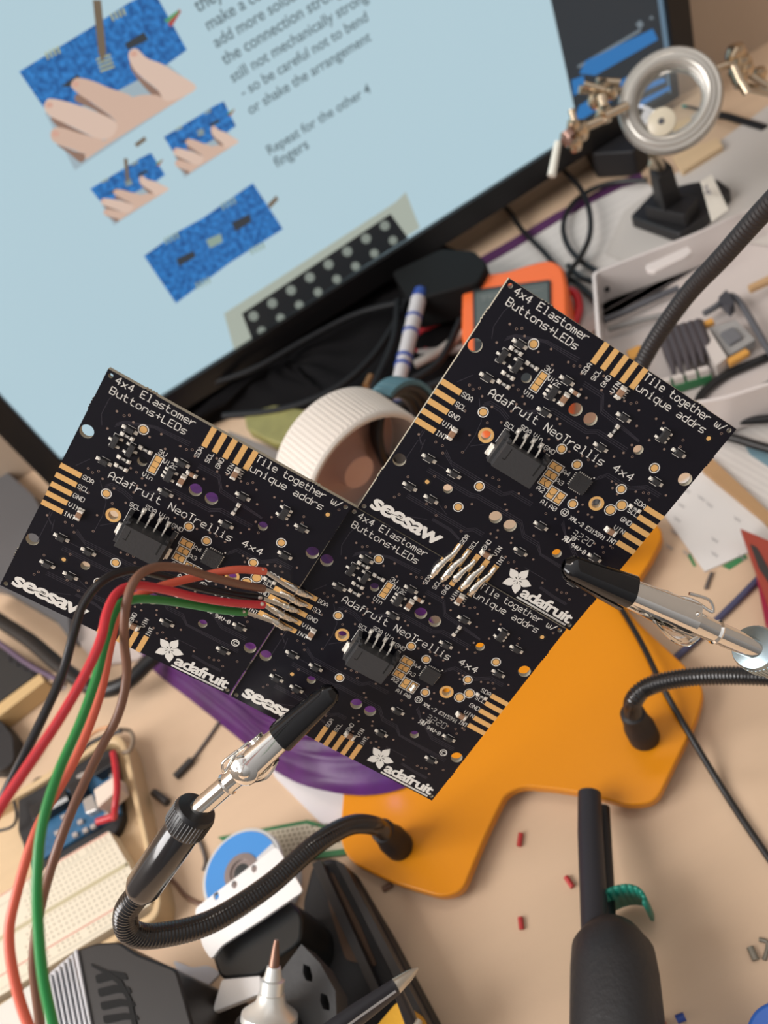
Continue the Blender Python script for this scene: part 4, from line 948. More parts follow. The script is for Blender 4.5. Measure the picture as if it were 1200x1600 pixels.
# --- purple crinkled film under the boards
px = [(196, 985), (232, 1040), (300, 1095), (368, 1150), (430, 1204), (520, 1246), (612, 1250), (690, 1210), (700, 1130), (690, 1000), (640, 930), (560, 900), (500, 830), (420, 770), (320, 730), (240, 750), (200, 850)]
ring = spl([D(x, y, 3) for x, y in px], 6, True); XB = D(538, 1240, 9).x; cen = sum(ring, Vector()) / len(ring); vs = []; K = 44; nR = len(ring); random.seed(3)
for j in range(K):
    u = 1 - j / K
    for i, q in enumerate(ring):
        t = 2 * PI * i / nR
        z = 26 * (1 - u ** 2.5) + 1.6 * math.sin(j * 2.3 + 1.3 * math.sin(t * 2)) * min(1, (1 - u) * 5) + 1.3 * math.sin(t * 9 + j * .6) * (1 - u); X_ = cen.x + (q.x - cen.x) * u; s_ = min(1, max(0, (X_ - XB + 30) / 26)); vs.append((X_, cen.y + (q.y - cen.y) * u, max(.4 + 9.8 * s_ * s_ * (3 - 2 * s_), z + 1 + 6 * s_)))
vs.append((cen.x, cen.y, 32)); fs = [(j * nR + i, j * nR + (i + 1) % nR, (j + 1) * nR + (i + 1) % nR, (j + 1) * nR + i) for j in range(K - 1) for i in range(nR)] + [((K - 1) * nR + i, (K - 1) * nR + (i + 1) % nR, K * nR) for i in range(nR)]
m = MB(); m.add(vs, fs)
m2 = single(m, 'plastic_film', mat('purple film', (.062, .007, .088), .42, 0, Specular_IOR_Level=.35, var=.7, scale=60, bump=1.0), 'crumpled shiny purple plastic film lying under the joined boards', 'plastic film', origin=Vector((cen.x, cen.y, 0)), smooth=180)
l = bpy.data.lights.new('board_led', 'POINT'); l.energy = .0025; l.color = (.18, .12, 1); l.shadow_soft_size = .002
lo_ = bpy.data.objects.new('board_led', l); COL.objects.link(lo_); lo_.location = D(560, 1190, 30) * .001
# --- white sheet and perforated board below it
slabthing('paper_sheet', 'narrow white sheet sticking out below the purple film', 'paper', [(385, 1120), (450, 1140), (560, 1230), (545, 1330), (500, 1285), (430, 1215)], .1, .6, mat('cool white paper', (.66, .62, .62), .8), 1, 0)
pf = thing('perforated_board', 'green edged perforated prototyping board under the white sheet corner', 'circuit board', D(450, 1310))
m = MB(); slab(m, [(340, 1308), (480, 1281), (545, 1300), (545, 1334), (400, 1352)], .7, 2.3); m.build('substrate', mat('green mask', (.03, .16, .06), .4), pf, world=True, smooth=0)
m = MB(); m.k = 0; slab(m, [(352, 1311), (478, 1287), (538, 1304), (538, 1326), (405, 1343)], 2.3, 2.5); m.k = 1
for i in range(22):
    for j in range(5): q = D(366 + i * 7.6 + j * 3, 1311 - i * 1.2 + j * 7.2, 2.5); m.disc(q, .55, 2.56, 8)
m.build('pad_field', [mat('tinned pads', (.50, .45, .34), .5), mat('hole', (.12, .10, .07), .8)], pf, world=True, smooth=0)

# --- solder reel: blue label
sr = thing('solder_reel', 'round solder reel with a blue and white label at the lower centre', 'reel', D(375, 1375))
c = D(376, 1362, 20); m = MB(); T0 = Matrix.Translation((c.x, c.y, 0))
m.lathe([(4.5, .2), (18, .2), (18.4, 1), (17.8, 2), (12, 2.5), (12, 16), (17.8, 16.6), (18.4, 17.6), (18, 19), (17.2, 19.2), (4.5, 19.2), (4.5, .2)], 48, T0, caps=False); m.build('spool', mat('clear plastic spool', (.55, .56, .56), .25), sr, world=True, smooth=40)
m = MB(); m.k = 0; N = 48
for k in range(N):
    a0, a1 = 2 * PI * k / N, 2 * PI * (k + 1) / N; am = math.degrees(a0) % 360
    m.k = 1 if 195 < am < 235 or am > 350 or am < 14 else 0
    m.add([(c.x + r * math.cos(a), c.y + r * math.sin(a), 19.5) for r, a in ((7.5, a0), (16.6, a0), (16.6, a1), (7.5, a1))], [(0, 1, 2, 3)])
m.build('label', [mat('blue label', (.05, .25, .62), .5), mat('white label', (.60, .60, .60), .5)], sr, world=True, smooth=0)
m = MB(); m.lathe([(3.5, 19.3), (7.6, 19.4), (7.6, 19.9), (5.0, 20), (4.6, 8)], 30, T0, caps=False); m.build('hub', mat('grey hub', (.30, .25, .24), .3, .4), sr, world=True, smooth=30)

# --- jumper leads and clippings on the desk
DK = mat('dark lead', (.035, .03, .028), .5); BRN = mat('brown lead', (.17, .085, .05), .5)
cable('jumper_lead', 'grey jumper wire with a black plug end left of the purple film', 'wire', [(346, 1123), (330, 1147), (310, 1175), (300, 1188)], .9, mat('grey wire', (.12, .10, .09), .5))
cable('jumper_plug', 'black plug of the grey jumper wire pointing down left', 'plug', [(300, 1187), (274, 1214)], 1.9, DK, k=2)
cable('jumper_plug', 'loose short black plug between the jumper wire and the knurled nut', 'plug', [(240, 1238), (262, 1254)], 1.9, DK, k=2)
cable('jumper_lead', 'thin dark lead hidden partly behind the gooseneck sleeve', 'wire', [(308, 1308), (316, 1325), (321, 1345), (318, 1360)], .9, mat('grey wire', (.12, .10, .09), .5))
cable('jumper_lead', 'thin brown lead curving toward the solder reel', 'wire', [(262, 1368), (275, 1382), (290, 1400), (312, 1412), (335, 1410)], .9, BRN)
RC = mat('red clipping', (.45, .03, .03), .5)
for lb, a, b in (('red wire clipping highest of those below the orange base', (814, 1302), (811, 1322)), ('tilted red wire clipping in the middle of the bare desk', (884, 1370), (895, 1386)), ('red wire clipping left of the black tool shaft, lowest', (813, 1433), (815, 1452)), ('red wire clipping cut by the bottom edge near the grip', (1027, 1597), (1040, 1602))):
    cable('wire_clipping', lb, 'wire clipping', [a, b], 1.0, RC, k=2, group='red clippings on the desk')
cable('wire_clipping', 'tiny dark blue wire clipping near the bottom edge', 'wire clipping', [(1057, 1593), (1070, 1588)], 1.3, BLU, k=2)
cable('component_lead', 'grey clipped metal lead at the lower right, lower one', 'lead', [(1172, 1480), (1181, 1500)], 1.2, mat('dull grey lead', (.22, .20, .16), .5, .4), k=2)
cable('component_lead', 'thin bent metal lead at the right edge', 'lead', [(1186, 1468), (1200, 1474), (1194, 1500)], .7, mat('dull grey lead', (.22, .20, .16), .5, .4), k=3)
cable('wire_clipping', 'small dark clipping between the black station and iron holder', 'wire clipping', [(314, 1540), (316, 1556)], 1.2, DK, k=2)
cable('wire_clipping', 'small brown clipping beside the sponge tray', 'wire clipping', [(598, 1390), (612, 1382)], 1.2, BRN, k=2)

# --- long cables at right
cable('long_cable', 'long thin black cable running from the clip down to the right edge', 'cable', [(955, 930), (975, 958), (1005, 1010), (1040, 1082), (1085, 1160), (1125, 1226), (1165, 1288), (1215, 1360)], 1.25, CAB, hs=[12, 12, 14, 14, 8, 2, 1.3, 1.3])
cable('long_cable', 'blue grey cable lying diagonal beside the red booklet', 'cable', [(1020, 1060), (1048, 1035), (1100, 988), (1150, 940), (1200, 890), (1240, 860)], 1.5, mat('blue grey cable', (.06, .06, .12), .5), hs=[9.5, 3, 1.6, 1.6, 1.6, 1.6])
cable('dark_twig', 'short dark wire stub below the handwritten note', 'wire', [(1112, 895), (1106, 910), (1103, 920)], .8, mat('grey wire', (.12, .10, .09), .5))

# --- papers at right
ln = thing('notepad_sheet', 'lined pale sheet with faint writing at the right of the upper board', 'paper', D(1170, 720))
m = MB(); slab(m, [(1100, 560), (1330, 500), (1340, 880), (1215, 820), (1080, 720)], .2, .8); m.build('sheet', PAPER, ln, world=True, smooth=0)
m = MB()
for i in range(14): m.line([D(1080 + i * 9, 715 - i * 6.5, .9), D(1230 + i * 9, 800 - i * 6.5, .9)], .25, .86, 4)
m.build('ruled_lines', mat('faint ruling', (.42, .38, .37), .8), ln, world=True, smooth=0)
slabthing('blue_cutting', 'small torn blue paper piece on the lined sheet', 'paper piece', [(1160, 690), (1185, 697), (1215, 722), (1220, 740), (1195, 725), (1172, 710)], .95, 1.3, mat('faded blue', (.16, .27, .32), .7), .5, 0)
slabthing('wooden_stick', 'flat tan wooden stick between the lined sheet and the note', 'stick', [(1096, 716), (1112, 715), (1215, 812), (1240, 850), (1225, 850), (1192, 812), (1098, 735)], .95, 3, mat('tan stick', (.42, .25, .12), .6), .5, .3)
nt_ = thing('handwritten_note', 'white note sheet covered in pencil writing beside the red booklet', 'paper', D(1110, 820))
m = MB(); slab(m, [(1020, 780), (1095, 735), (1195, 815), (1260, 840), (1180, 858), (1101, 893)], .3, .9); m.build('sheet', mat('note paper', (.66, .63, .60), .8), nt_, world=True, smooth=0)
m = MB(); random.seed(5)
for i in range(5):
    for j in range(6):
        x, y = 1068 + j * 20 - i * 6 + random.uniform(-4, 4), 762 + j * 12 + i * 22 + random.uniform(-3, 3)
        if x > 1185 or y > 870 or (x - 1101) * .5 + 893 < y + 8 or random.random() < .35: continue
        m.line([D(x + k * 2.4, y + k * 1.5 + (3 if k % 2 else -2), .9) for k in range(5)], .35, .96, 4)
m.build('pencil_writing', mat('soft pencil', (.34, .32, .32), .8), nt_, world=True, smooth=0)
for lb, q in (('green sliver under the note, left corner', [(1074, 868), (1078, 864), (1088, 884), (1084, 885)]), ('green sliver under the lower edge of the note', [(1128, 884), (1164, 866), (1168, 872), (1140, 890)])):
    slabthing('green_sliver', lb, 'paper scrap', q, .02, .2, mat('green scrap', (.04, .20, .07), .6), 0, 0)
rb = thing('red_booklet', 'dark red booklet standing open at the right edge', 'booklet', D(1190, 900))
m = MB(); a, b, c, d = D(1157, 826, 14), D(1260, 880, 14), D(1290, 1000, 4), D(1192, 905, 4)
slab(m, [(1157, 826), (1260, 870), (1290, 1010), (1206, 960), (1178, 885)], 6, 9, 0); m.build('cover', mat('brick red card', (.32, .05, .03), .45), rb, world=True, smooth=0)
m = MB(); slab(m, [(1172, 850), (1182, 855), (1225, 930), (1215, 930), (1186, 888)], 9, 9.4, 0); m.build('dark_print', DK, rb, world=True, smooth=0)
m = MB(); slab(m, [(1180, 890), (1190, 895), (1260, 950), (1260, 1060), (1196, 972)], 1, 6, 0); m.build('back_cover', mat('magenta card', (.30, .015, .05), .4), rb, world=True, smooth=0)
cable('black_cable', 'black cord forming the upper arc right of the upper board', 'cable', [(1090, 628), (1100, 612), (1130, 588), (1165, 572), (1230, 545)], 2.2, CAB, h=7)
cable('black_cable', 'black cord doubling back in a narrow loop at the right edge', 'cable', [(1230, 585), (1195, 605), (1160, 622), (1138, 640), (1140, 654), (1165, 657), (1230, 652)], 2.2, CAB, h=7)
cable('black_cable', 'black cord passing behind the far corner of the upper board', 'cable', [(1090, 672), (1140, 683), (1180, 695), (1240, 712)], 2.2, CAB, h=5)

# --- clear parts box
bx = thing('parts_box', 'clear plastic parts box full of small electronic parts at the upper right', 'storage box', D(1080, 500))
CLR = mat('cloudy clear plastic', (.56, .50, .47), .3, Alpha=1.0)
q0 = [(926, 430), (1078, 372), (1200, 318), (1330, 280), (1345, 560), (1135, 628), (1000, 650), (935, 560)]
m = MB(); slab(m, q0, 1, 4, 4); m.build('bottom', CLR, bx, world=True, smooth=40)
m = MB(); ringo = roundpoly([(p.x, p.y) for p in dpoly(q0, 24)], 4); n_ = len(ringo); c_ = sum(ringo, Vector((0, 0))) / n_
inn = [p + (c_ - p).normalized() * 2.2 for p in ringo]
vs = [(*p, 4) for p in ringo] + [(*p, 26) for p in ringo] + [(*p, 26) for p in inn] + [(*p, 4) for p in inn]
m.add(vs, [(a * n_ + i, a * n_ + (i + 1) % n_, (a + 1) % 4 * n_ + (i + 1) % n_, (a + 1) % 4 * n_ + i) for a in range(3) for i in range(n_)]); m.build('walls', mat('clear wall plastic', (.66, .60, .57), .25), bx, world=True, smooth=40)
m = MB(); slab(m, [(1008, 414), (1075, 384), (1082, 392), (1072, 400), (1022, 424), (1010, 422)], 25, 28, 1.5); m.build('latch', mat('clear wall plastic', (.66, .60, .57), .25), bx, world=True, smooth=40, bevel=.5)
DKG = mat('dark grey part', (.05, .05, .06), .5); ORP = mat('orange tab', (.62, .30, .06), .5)
def partc(name, lb, cat, q, h0, h1, mt, grp=None): return slabthing(name, lb, cat, q, h0, h1, mt, .6, .3, grp)
partc('orange_header', 'orange strip at the right inside the clear box', 'header', [(1136, 560), (1165, 544), (1172, 550), (1140, 568)], 12, 15, ORP)
partc('orange_header', 'orange strip just under the black hose inside the clear box', 'header', [(1084, 508), (1112, 496), (1116, 502), (1086, 514)], 12, 15, ORP)
partc('orange_header', 'orange strip beside the upper board edge fingers', 'header', [(978, 548), (1000, 538), (1004, 552), (985, 562)], 8, 12, ORP)
partc('orange_header', 'faint orange strip at the upper right inside the clear box', 'header', [(1168, 446), (1205, 428), (1208, 436), (1172, 452)], 12, 15, mat('faded orange', (.48, .30, .15), .6))
partc('white_block', 'pale rectangular block near the green strip in the clear box', 'plastic block', [(1094, 524), (1108, 515), (1136, 558), (1118, 572)], 8, 16, mat('pale block', (.58, .52, .48), .5))
partc('grey_module', 'grey square module to the right of the pale block', 'module', [(1108, 512), (1150, 500), (1180, 530), (1138, 556)], 8, 13, mat('grey module plastic', (.30, .29, .28), .5))
partc('dark_chip', 'dark rectangle on the grey module', 'chip', [(1125, 520), (1145, 510), (1160, 526), (1140, 538)], 13, 15, mat('slate', (.14, .14, .15), .5))
gs = thing('green_strip', 'green edged connector strip with white terminals in the clear box', 'terminal strip', D(1070, 590))
m = MB(); slab(m, [(1020, 600), (1105, 575), (1112, 586), (1030, 612)], 5, 10, 0); m.build('substrate', mat('green mask', (.03, .16, .06), .4), gs, world=True, smooth=0)
m = MB()
for i in range(4): x = 1030 + i * 20; y = 593 - i * 6; slab(m, [(x, y), (x + 15, y - 4), (x + 18, y + 2), (x + 3, y + 6)], 10, 14, 0)
m.build('terminals', mat('pale block', (.58, .52, .48), .5), gs, world=True, smooth=0)
for i in range(6):
    o_ = MB(); x = 1035 + i * 11; o_.tube([D(x, 520 - i * 3, 14), D(x + 12, 555 - i * 4, 15), D(x + 20, 592 - i * 6, 12)], [3.2, 3.0, .6], 8)
    single(o_, 'probe_pin', mat('dark violet grey', (.055, .045, .05), .5), 'black tapering prong in the row above the green strip', 'prong', origin=D(x, 520, 10), group='row of black prongs in the clear box', smooth=60)
cable('box_wire', 'grey black wire across the clear box from left to the black hose', 'wire', [(945, 500), (975, 488), (1005, 474), (1040, 458), (1060, 450)], 2.0, mat('smoke wire', (.09, .09, .10), .5), h=10)
cable('box_wire', 'second grey wire below the first inside the clear box', 'wire', [(950, 515), (985, 505), (1010, 498), (1050, 490)], 1.6, mat('smoke wire light', (.22, .21, .20), .5), h=10)
cable('box_wire', 'grey wire on the right of the hose in the clear box', 'wire', [(1100, 490), (1120, 478), (1140, 462), (1160, 478), (1200, 545), (1215, 560)], 1.8, mat('smoke wire', (.09, .09, .10), .5), h=12)
partc('dark_plug', 'dark plug body at the top right in the clear box', 'plug', [(1122, 465), (1135, 452), (1148, 472), (1140, 482)], 10, 16, DKG)
# ================================================================ lower left and bottom
# --- plywood tray with a microcontroller board and a breadboard
tr = thing('wooden_tray', 'light wooden tray with rounded rim holding the breadboard at the lower left', 'tray', D(120, 1380))
m = MB(); ou = [(-140, 1330), (40, 1228), (170, 1148), (190, 1150), (200, 1170), (252, 1408), (246, 1432), (60, 1545), (-120, 1650)]
slab(m, ou, .2, 4, 3); m.build('floor_panel', WOOD2, tr, world=True, smooth=40)
m = MB(); p = roundpoly([(q.x, q.y) for q in dpoly(ou, 12)], 5); n_ = len(p); c_ = sum(p, Vector((0, 0))) / n_; inn = [q + (c_ - q).normalized() * 4 for q in p]
m.add([(*q, .2) for q in p] + [(*q, 12) for q in p] + [(*q, 12) for q in inn] + [(*q, 4) for q in inn], [(a * n_ + i, a * n_ + (i + 1) % n_, (a + 1) % 4 * n_ + (i + 1) % n_, (a + 1) % 4 * n_ + i) for a in range(3) for i in range(n_)])
m.build('rim', mat('tan rim', (.60, .43, .24), .45), tr, world=True, smooth=40, bevel=.8)
# breadboard
bb = thing('breadboard', 'ivory solderless breadboard with red rail lines in the wooden tray', 'breadboard', D(130, 1450, 4))
IVB = mat('ivory breadboard', (.68, .61, .48), .5)
m = MB(); bq = [(-160, 1492), (170, 1298), (236, 1412), (40, 1532), (-110, 1620)]; slab(m, bq, 4.2, 13, 1); m.build('body', IVB, bb, world=True, smooth=0, bevel=.4)
ex = (D(170, 1298, 13) - D(-160, 1492, 13)).normalized(); o0 = D(170, 1298, 13); ey = (D(236, 1412, 13) - o0); ly = ey.length; ey.normalize()
def Q(s, t): return o0 - ex * s + ey * t
m = MB()
rows = [4, 6.5] + [12 + 2.54 * i for i in range(5)] ; tot = ly
rows = [.05, .09] + [.17 + .06 * i for i in range(5)] + [.53 + .06 * i for i in range(5)] + [.88, .93]
for i in range(46):
    for r_ in rows:
        if r_ in (.05, .09, .88, .93) and i % 6 == 5: continue
        q = Q(3 + 2.54 * i, tot * r_); 
        if q.x < -230: continue
        m.box((q.x, q.y, 13.02), (.8, .8, .1), Matrix.Rotation(math.atan2(ex.y, ex.x), 4, 'Z'))
m.build('hole_pattern', mat('socket hole', (.34, .29, .21), .8), bb, world=True, smooth=0)
m = MB()
for r_, k in ((.015, 0), (.845, 0), (.975, 1), (.125, 1)): m.k = k; m.line([Q(1, tot * r_), Q(120, tot * r_)], .5, 13.1, 4)
m.build('rail_lines', [mat('red rail', (.55, .12, .08), .6), mat('pale rail', (.50, .46, .36), .6)], bb, world=True, smooth=0)
m = MB(); m.line([Q(.3, tot * .475), Q(122, tot * .475)], 2.2, 13.1, 4); m.build('centre_channel', mat('channel shade', (.46, .40, .25), .6), bb, world=True, smooth=0)
# microcontroller module
ub = thing('controller_board', 'blue controller board in a black carrier on the wooden tray', 'circuit board', D(110, 1270, 4))
m = MB(); slab(m, [(28, 1248), (56, 1214), (100, 1206), (150, 1175), (178, 1170), (192, 1276), (182, 1300), (112, 1340), (54, 1366), (28, 1300)], 4.2, 9, 2); m.build('carrier', BLACKM, ub, world=True, smooth=40, bevel=.6)
m = MB(); slab(m, [(60, 1262), (178, 1192), (188, 1270), (66, 1342)], 9, 11, 0); m.build('substrate', mat('blue board', (.025, .11, .22), .4, var=.5, scale=220), ub, world=True, smooth=0)
m = MB(); slab(m, [(44, 1262), (100, 1232), (108, 1248), (52, 1282)], 11, 17, 1); slab(m, [(104, 1226), (125, 1214), (134, 1235), (112, 1250)], 11, 16, 1); slab(m, [(140, 1200), (172, 1178), (176, 1194), (146, 1212)], 11, 18, 1); m.build('header_socket', BLACK, ub, world=True, smooth=0, bevel=.4)
m = MB(); slab(m, [(80, 1258), (104, 1244), (106, 1250), (82, 1264)], 17, 17.3, 0); m.build('printed_mark', mat('pale print', (.40, .40, .40), .6), ub, world=True, smooth=0)
m = MB(); slab(m, [(146, 1234), (180, 1211), (186, 1232), (152, 1262)], 11, 20, 1); m.build('white_socket', mat('cream connector', (.72, .60, .50), .45), ub, world=True, smooth=0, bevel=.6)
m = MB(); slab(m, [(128, 1250), (144, 1240), (152, 1264), (134, 1272)], 11, 15, 1); slab(m, [(118, 1212), (132, 1204), (136, 1212), (122, 1220)], 11, 15, 1); m.build('metal_can', mat('soft silver', (.50, .48, .46), .3, .6), ub, world=True, smooth=0, bevel=.6)
m = MB()
for x, y in ((94, 1275), (120, 1283), (128, 1296), (112, 1303), (150, 1280), (162, 1272), (140, 1290), (84, 1300), (160, 1203), (170, 1210)):
    slab(m, [(x, y), (x + 7, y - 4), (x + 9, y + 2), (x + 2, y + 6)], 11, 12.5, 0)
m.build('small_parts', mat('grey parts', (.42, .38, .36), .4, .3), ub, world=True, smooth=0)
cable('red_jumper', 'red jumper wire standing on the controller board right side', 'wire', [(177, 1176), (181, 1200), (183, 1230), (180, 1260), (178, 1278)], 1.6, REDW, hs=[24, 26, 26, 24, 18])
cable('red_jumper', 'short red wire at the lower corner of the controller board', 'wire', [(152, 1284), (165, 1280), (176, 1276)], 1.8, REDW, h=16)
cable('thin_wire', 'thin orange wire arching above the controller board', 'wire', [(110, 1190), (130, 1160), (155, 1140), (180, 1136)], .9, mat('pale orange wire', (.62, .30, .14), .5), h=28)
cable('thin_wire', 'thin grey wire arching beside the orange one', 'wire', [(115, 1185), (140, 1162), (170, 1148), (190, 1142)], 1.1, DK, h=26)
cable('thin_wire', 'thin brown wire looping over the tray corner', 'wire', [(185, 1140), (202, 1142), (208, 1155), (203, 1172), (192, 1176)], 1.1, mat('grey brown wire', (.26, .19, .13), .5), h=22)
cable('thin_wire', 'thin dark wire looping at the left part of the tray', 'wire', [(22, 1252), (26, 1275), (18, 1292), (-10, 1300)], .8, DK, h=14)
# white strip and blue corner at the left edge
slabthing('white_strip', 'white perforated strip at the bottom left corner', 'strip', [(-60, 1610), (50, 1536), (92, 1600), (60, 1700), (-20, 1700)], .3, 30, mat('white strip plastic', (.62, .60, .54), .5), 1, .5)
slabthing('blue_box', 'dark blue box at the left edge near the bottom', 'box', [(-90, 1440), (-6, 1474), (8, 1556), (-80, 1600)], .3, 6, mat('navy', (.012, .03, .12), .4), 1, .8)

# --- soldering station
st = thing('soldering_station', 'black soldering station with vent slots and a ribbed grey heat sink', 'soldering station', D(190, 1580))
SB = mat('station plastic', (.011, .010, .0105), .42)
top = [(118, 1484), (150, 1473), (186, 1471), (214, 1490), (276, 1514), (312, 1640), (300, 1720), (170, 1720), (150, 1640)]
m = MB(); slab(m, top, .3, 60, 2); m.build('housing', SB, st, world=True, smooth=30, bevel=2)
m = MB(); a, b = D(142, 1506, 60), D(150, 1508, 60)
for i in range(5):
    y = 1524 + i * 21; slab(m, [(148 + i * 4, y), (172 + i * 8, y - 8 + i), (196 + i * 6, y - 4 + i), (200 + i * 6, y + 7), (176 + i * 6, y + 6), (151 + i * 4, y + 13)], 60, 60.3, 1)
slab(m, [(142, 1505), (168, 1516), (190, 1532), (205, 1560), (222, 1640), (214, 1640), (198, 1562), (184, 1538), (164, 1522), (143, 1510)], 60, 60.4, 0)
m.build('vent_slots', mat('slot black', (.004, .004, .004), .9), st, world=True, smooth=0)
m = MB(); slab(m, [(120, 1482), (150, 1640), (146, 1640), (114, 1486)], 48, 61, 0); slab(m, [(72, 1524), (114, 1488), (144, 1640), (100, 1660)], .3, 44, 0); m.build('heat_sink', mat('grey aluminium', (.50, .51, .54), .4, .6), st, world=True, smooth=0, bevel=.5)
for i in range(6):
    m = MB(); t = i / 5.6; x = 76 + 38 * t; y = 1524 - 36 * t
    slab(m, [(x, y), (x + 3.2, y - 3), (x + 33, y + 150), (x + 29, y + 153)], 44, 52, 0); m.build('cooling_fin', mat('grey aluminium', (.50, .51, .54), .4, .6), st, world=True, smooth=0, bevel=.3)

# --- iron holder
ih = thing('iron_holder', 'silver and black soldering iron holder with punched plate and round metal socket', 'iron holder', D(420, 1520))
PL = mat('bright plate', (.86, .86, .86), .42, .35)
m = MB()
def quad3(m, pts, th=1.2):
    p = [Vector(q) for q in pts]; n_ = (p[1] - p[0]).cross(p[-1] - p[0]).normalized() * th; k = len(p)
    m.add(p + [q + n_ for q in p], [tuple(range(k))[::-1], tuple(range(k, 2 * k))] + [(i, (i + 1) % k, (i + 1) % k + k, i + k) for i in range(k)])
HP = 46.0
def top_plate(px, z): return [D(x, y, z) for x, y in px]
ringp = roundpoly([(q.x, q.y) for q in top_plate([(304, 1420), (350, 1385), (432, 1322), (446, 1345), (474, 1392), (404, 1440), (345, 1478), (330, 1500), (316, 1478)], HP)], 2)
holes = []
for x, y in ((397, 1357), (366, 1382), (338, 1400), (422, 1387), (391, 1409), (362, 1431), (335, 1451)):
    q = D(x, y, HP); r_ = []
    for k in range(16):
        t = 2 * PI * k / 16; r_.append((q.x + 1.15 * math.cos(t), q.y + 1.5 * math.sin(t)))
    holes.append(r_)
vs, fs, _ = plate([tuple(p) for p in ringp], holes, HP - 1.2, HP); m.add(vs, fs); m.build('punched_plate', PL, ih, world=True, smooth=30)
m = MB(); slab(m, [(330, 1492), (344, 1530), (407, 1524), (430, 1500), (470, 1472), (472, 1428), (443, 1398), (400, 1425), (346, 1462)], 8, HP - 6, 3); m.build('shield', mat('black shield', (.010, .011, .011), .35), ih, world=True, smooth=30, bevel=1)
m = MB(); slab(m, [(346, 1530), (407, 1524), (407, 1552), (332, 1582), (334, 1570)], HP - 8, HP - 5, 1); m.build('front_flange', PL, ih, world=True, smooth=0, bevel=.4)
m = MB(); vs, fs, _ = plate([(q.x, q.y) for q in top_plate([(436, 1522), (471, 1475), (500, 1505), (524, 1548), (528, 1640), (440, 1680), (410, 1640)], 44)],
    [[(D(x + a, y + b, 44).x, D(x + a, y + b, 44).y) for a, b in ((-6, -14), (4, -10), (8, 4), (8, 14), (-2, 12), (-7, 0))] for x, y in ((480, 1520), (507, 1565), (508, 1615))], 34, 44); m.add(vs, fs)
m.build('cast_bracket', mat('dark grey casting', (.05, .052, .055), .45, bump=.3, scale=300), ih, world=True, smooth=30, bevel=.7)
c = D(425, 1600, 40); ax_ = (D(430, 1500, 62) - D(420, 1610, 52)).normalized(); b0 = D(420, 1600, 52)
m = MB(); along(m, b0, ax_, [(.5, -24), (9.5, -24), (10.2, -20), (10.2, -2), (9.2, 0), (9.0, 3), (5.0, 6), (4.2, 9), (3.9, 9.2), (3.9, 13), (3.0, 13.4), (2.2, 17), (.6, 17.5)], 32); m.build('iron_socket', mat('pale zinc', (.84, .84, .80), .35, .6), ih, world=True, smooth=40)
m = MB(); along(m, b0, ax_, [(10.3, -1.5), (10.6, -1.2), (10.6, .3), (9.4, 1)], 32); m.build('socket_ring', BLACK, ih, world=True)
m = MB(); m.tube([b0 + ax_ * 16, b0 + ax_ * 20, b0 + ax_ * 25], [1.9, 1.5, .7], 12); m.build('iron_tip', mat('brown heated metal', (.26, .15, .11), .4, .8), ih, world=True)
# sponge tray with yellow sponge and tweezers
sp_ = thing('sponge_tray', 'long black tray with raised rims below the orange base, left of bare desk', 'tray', D(570, 1480))
to = [(487, 1350), (515, 1338), (540, 1350), (600, 1450), (690, 1620), (640, 1720), (560, 1720), (500, 1500), (470, 1420)]
m = MB(); slab(m, to, .3, 12, 4); m.build('body', BLACKM, sp_, world=True, smooth=30, bevel=1.5)
m = MB(); slab(m, [(487, 1350), (500, 1342), (600, 1560), (585, 1560)], 12, 18, 1); slab(m, [(522, 1342), (538, 1350), (690, 1640), (672, 1640)], 12, 19, 1); m.build('rim', mat('satin black', (.02, .019, .02), .35), sp_, world=True, smooth=30, bevel=1)
m = MB(); slab(m, [(505, 1365), (520, 1362), (560, 1440), (590, 1510), (540, 1500), (515, 1420)], 12, 12.6, 2); m.build('rust_stain', mat('burnt brown', (.09, .045, .022), .6, var=.4, scale=80), sp_, world=True, smooth=0)
slabthing('yellow_sponge', 'yellow sponge piece at the bottom edge between the tweezer arms', 'sponge', [(622, 1563), (640, 1575), (650, 1608), (640, 1660), (560, 1660), (590, 1600)], 19, 34, mat('mustard sponge', (.62, .32, .02), .8, bump=1, scale=400), 2, .8)
tw = thing('tweezers', 'black coated tweezers with a bare silver tip over the sponge tray', 'tweezers', D(600, 1560, 40))
m = MB(); m.tube([P(620, 1541, 232), P(560, 1584, 226), P(500, 1630, 220)], [2.4, 3.2, 3.8], 8, flat=.6); m.tube([P(654, 1640, 236), P(640, 1590, 236), P(622, 1548, 233)], [2.6, 2.4, 1.8], 8, flat=.6); m.build('coated_arms', mat('tweezer coating', (.02, .02, .026), .4), tw, world=True, smooth=50)
m = MB(); m.tube([P(619, 1541, 231), P(640, 1524, 233), P(653, 1513, 235)], [2.3, 1.5, .4], 10, flat=.6); m.tube([P(650, 1606, 235), P(656, 1593, 236)], [2.0, .8], 8, flat=.6); m.build('bare_tip', mat('steel tip', (.62, .58, .50), .3, .9), tw, world=True, smooth=50)
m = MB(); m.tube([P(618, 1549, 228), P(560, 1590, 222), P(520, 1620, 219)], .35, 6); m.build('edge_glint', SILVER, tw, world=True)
# white foot print under the holder
slabthing('paper_disc', 'thin pale grey disc edge left of the iron holder', 'disc', [(270, 1500), (300, 1512), (325, 1508), (345, 1520), (320, 1545), (285, 1535)], .1, .8, mat('pale grey disc', (.42, .43, .48), .4), 2, 0)

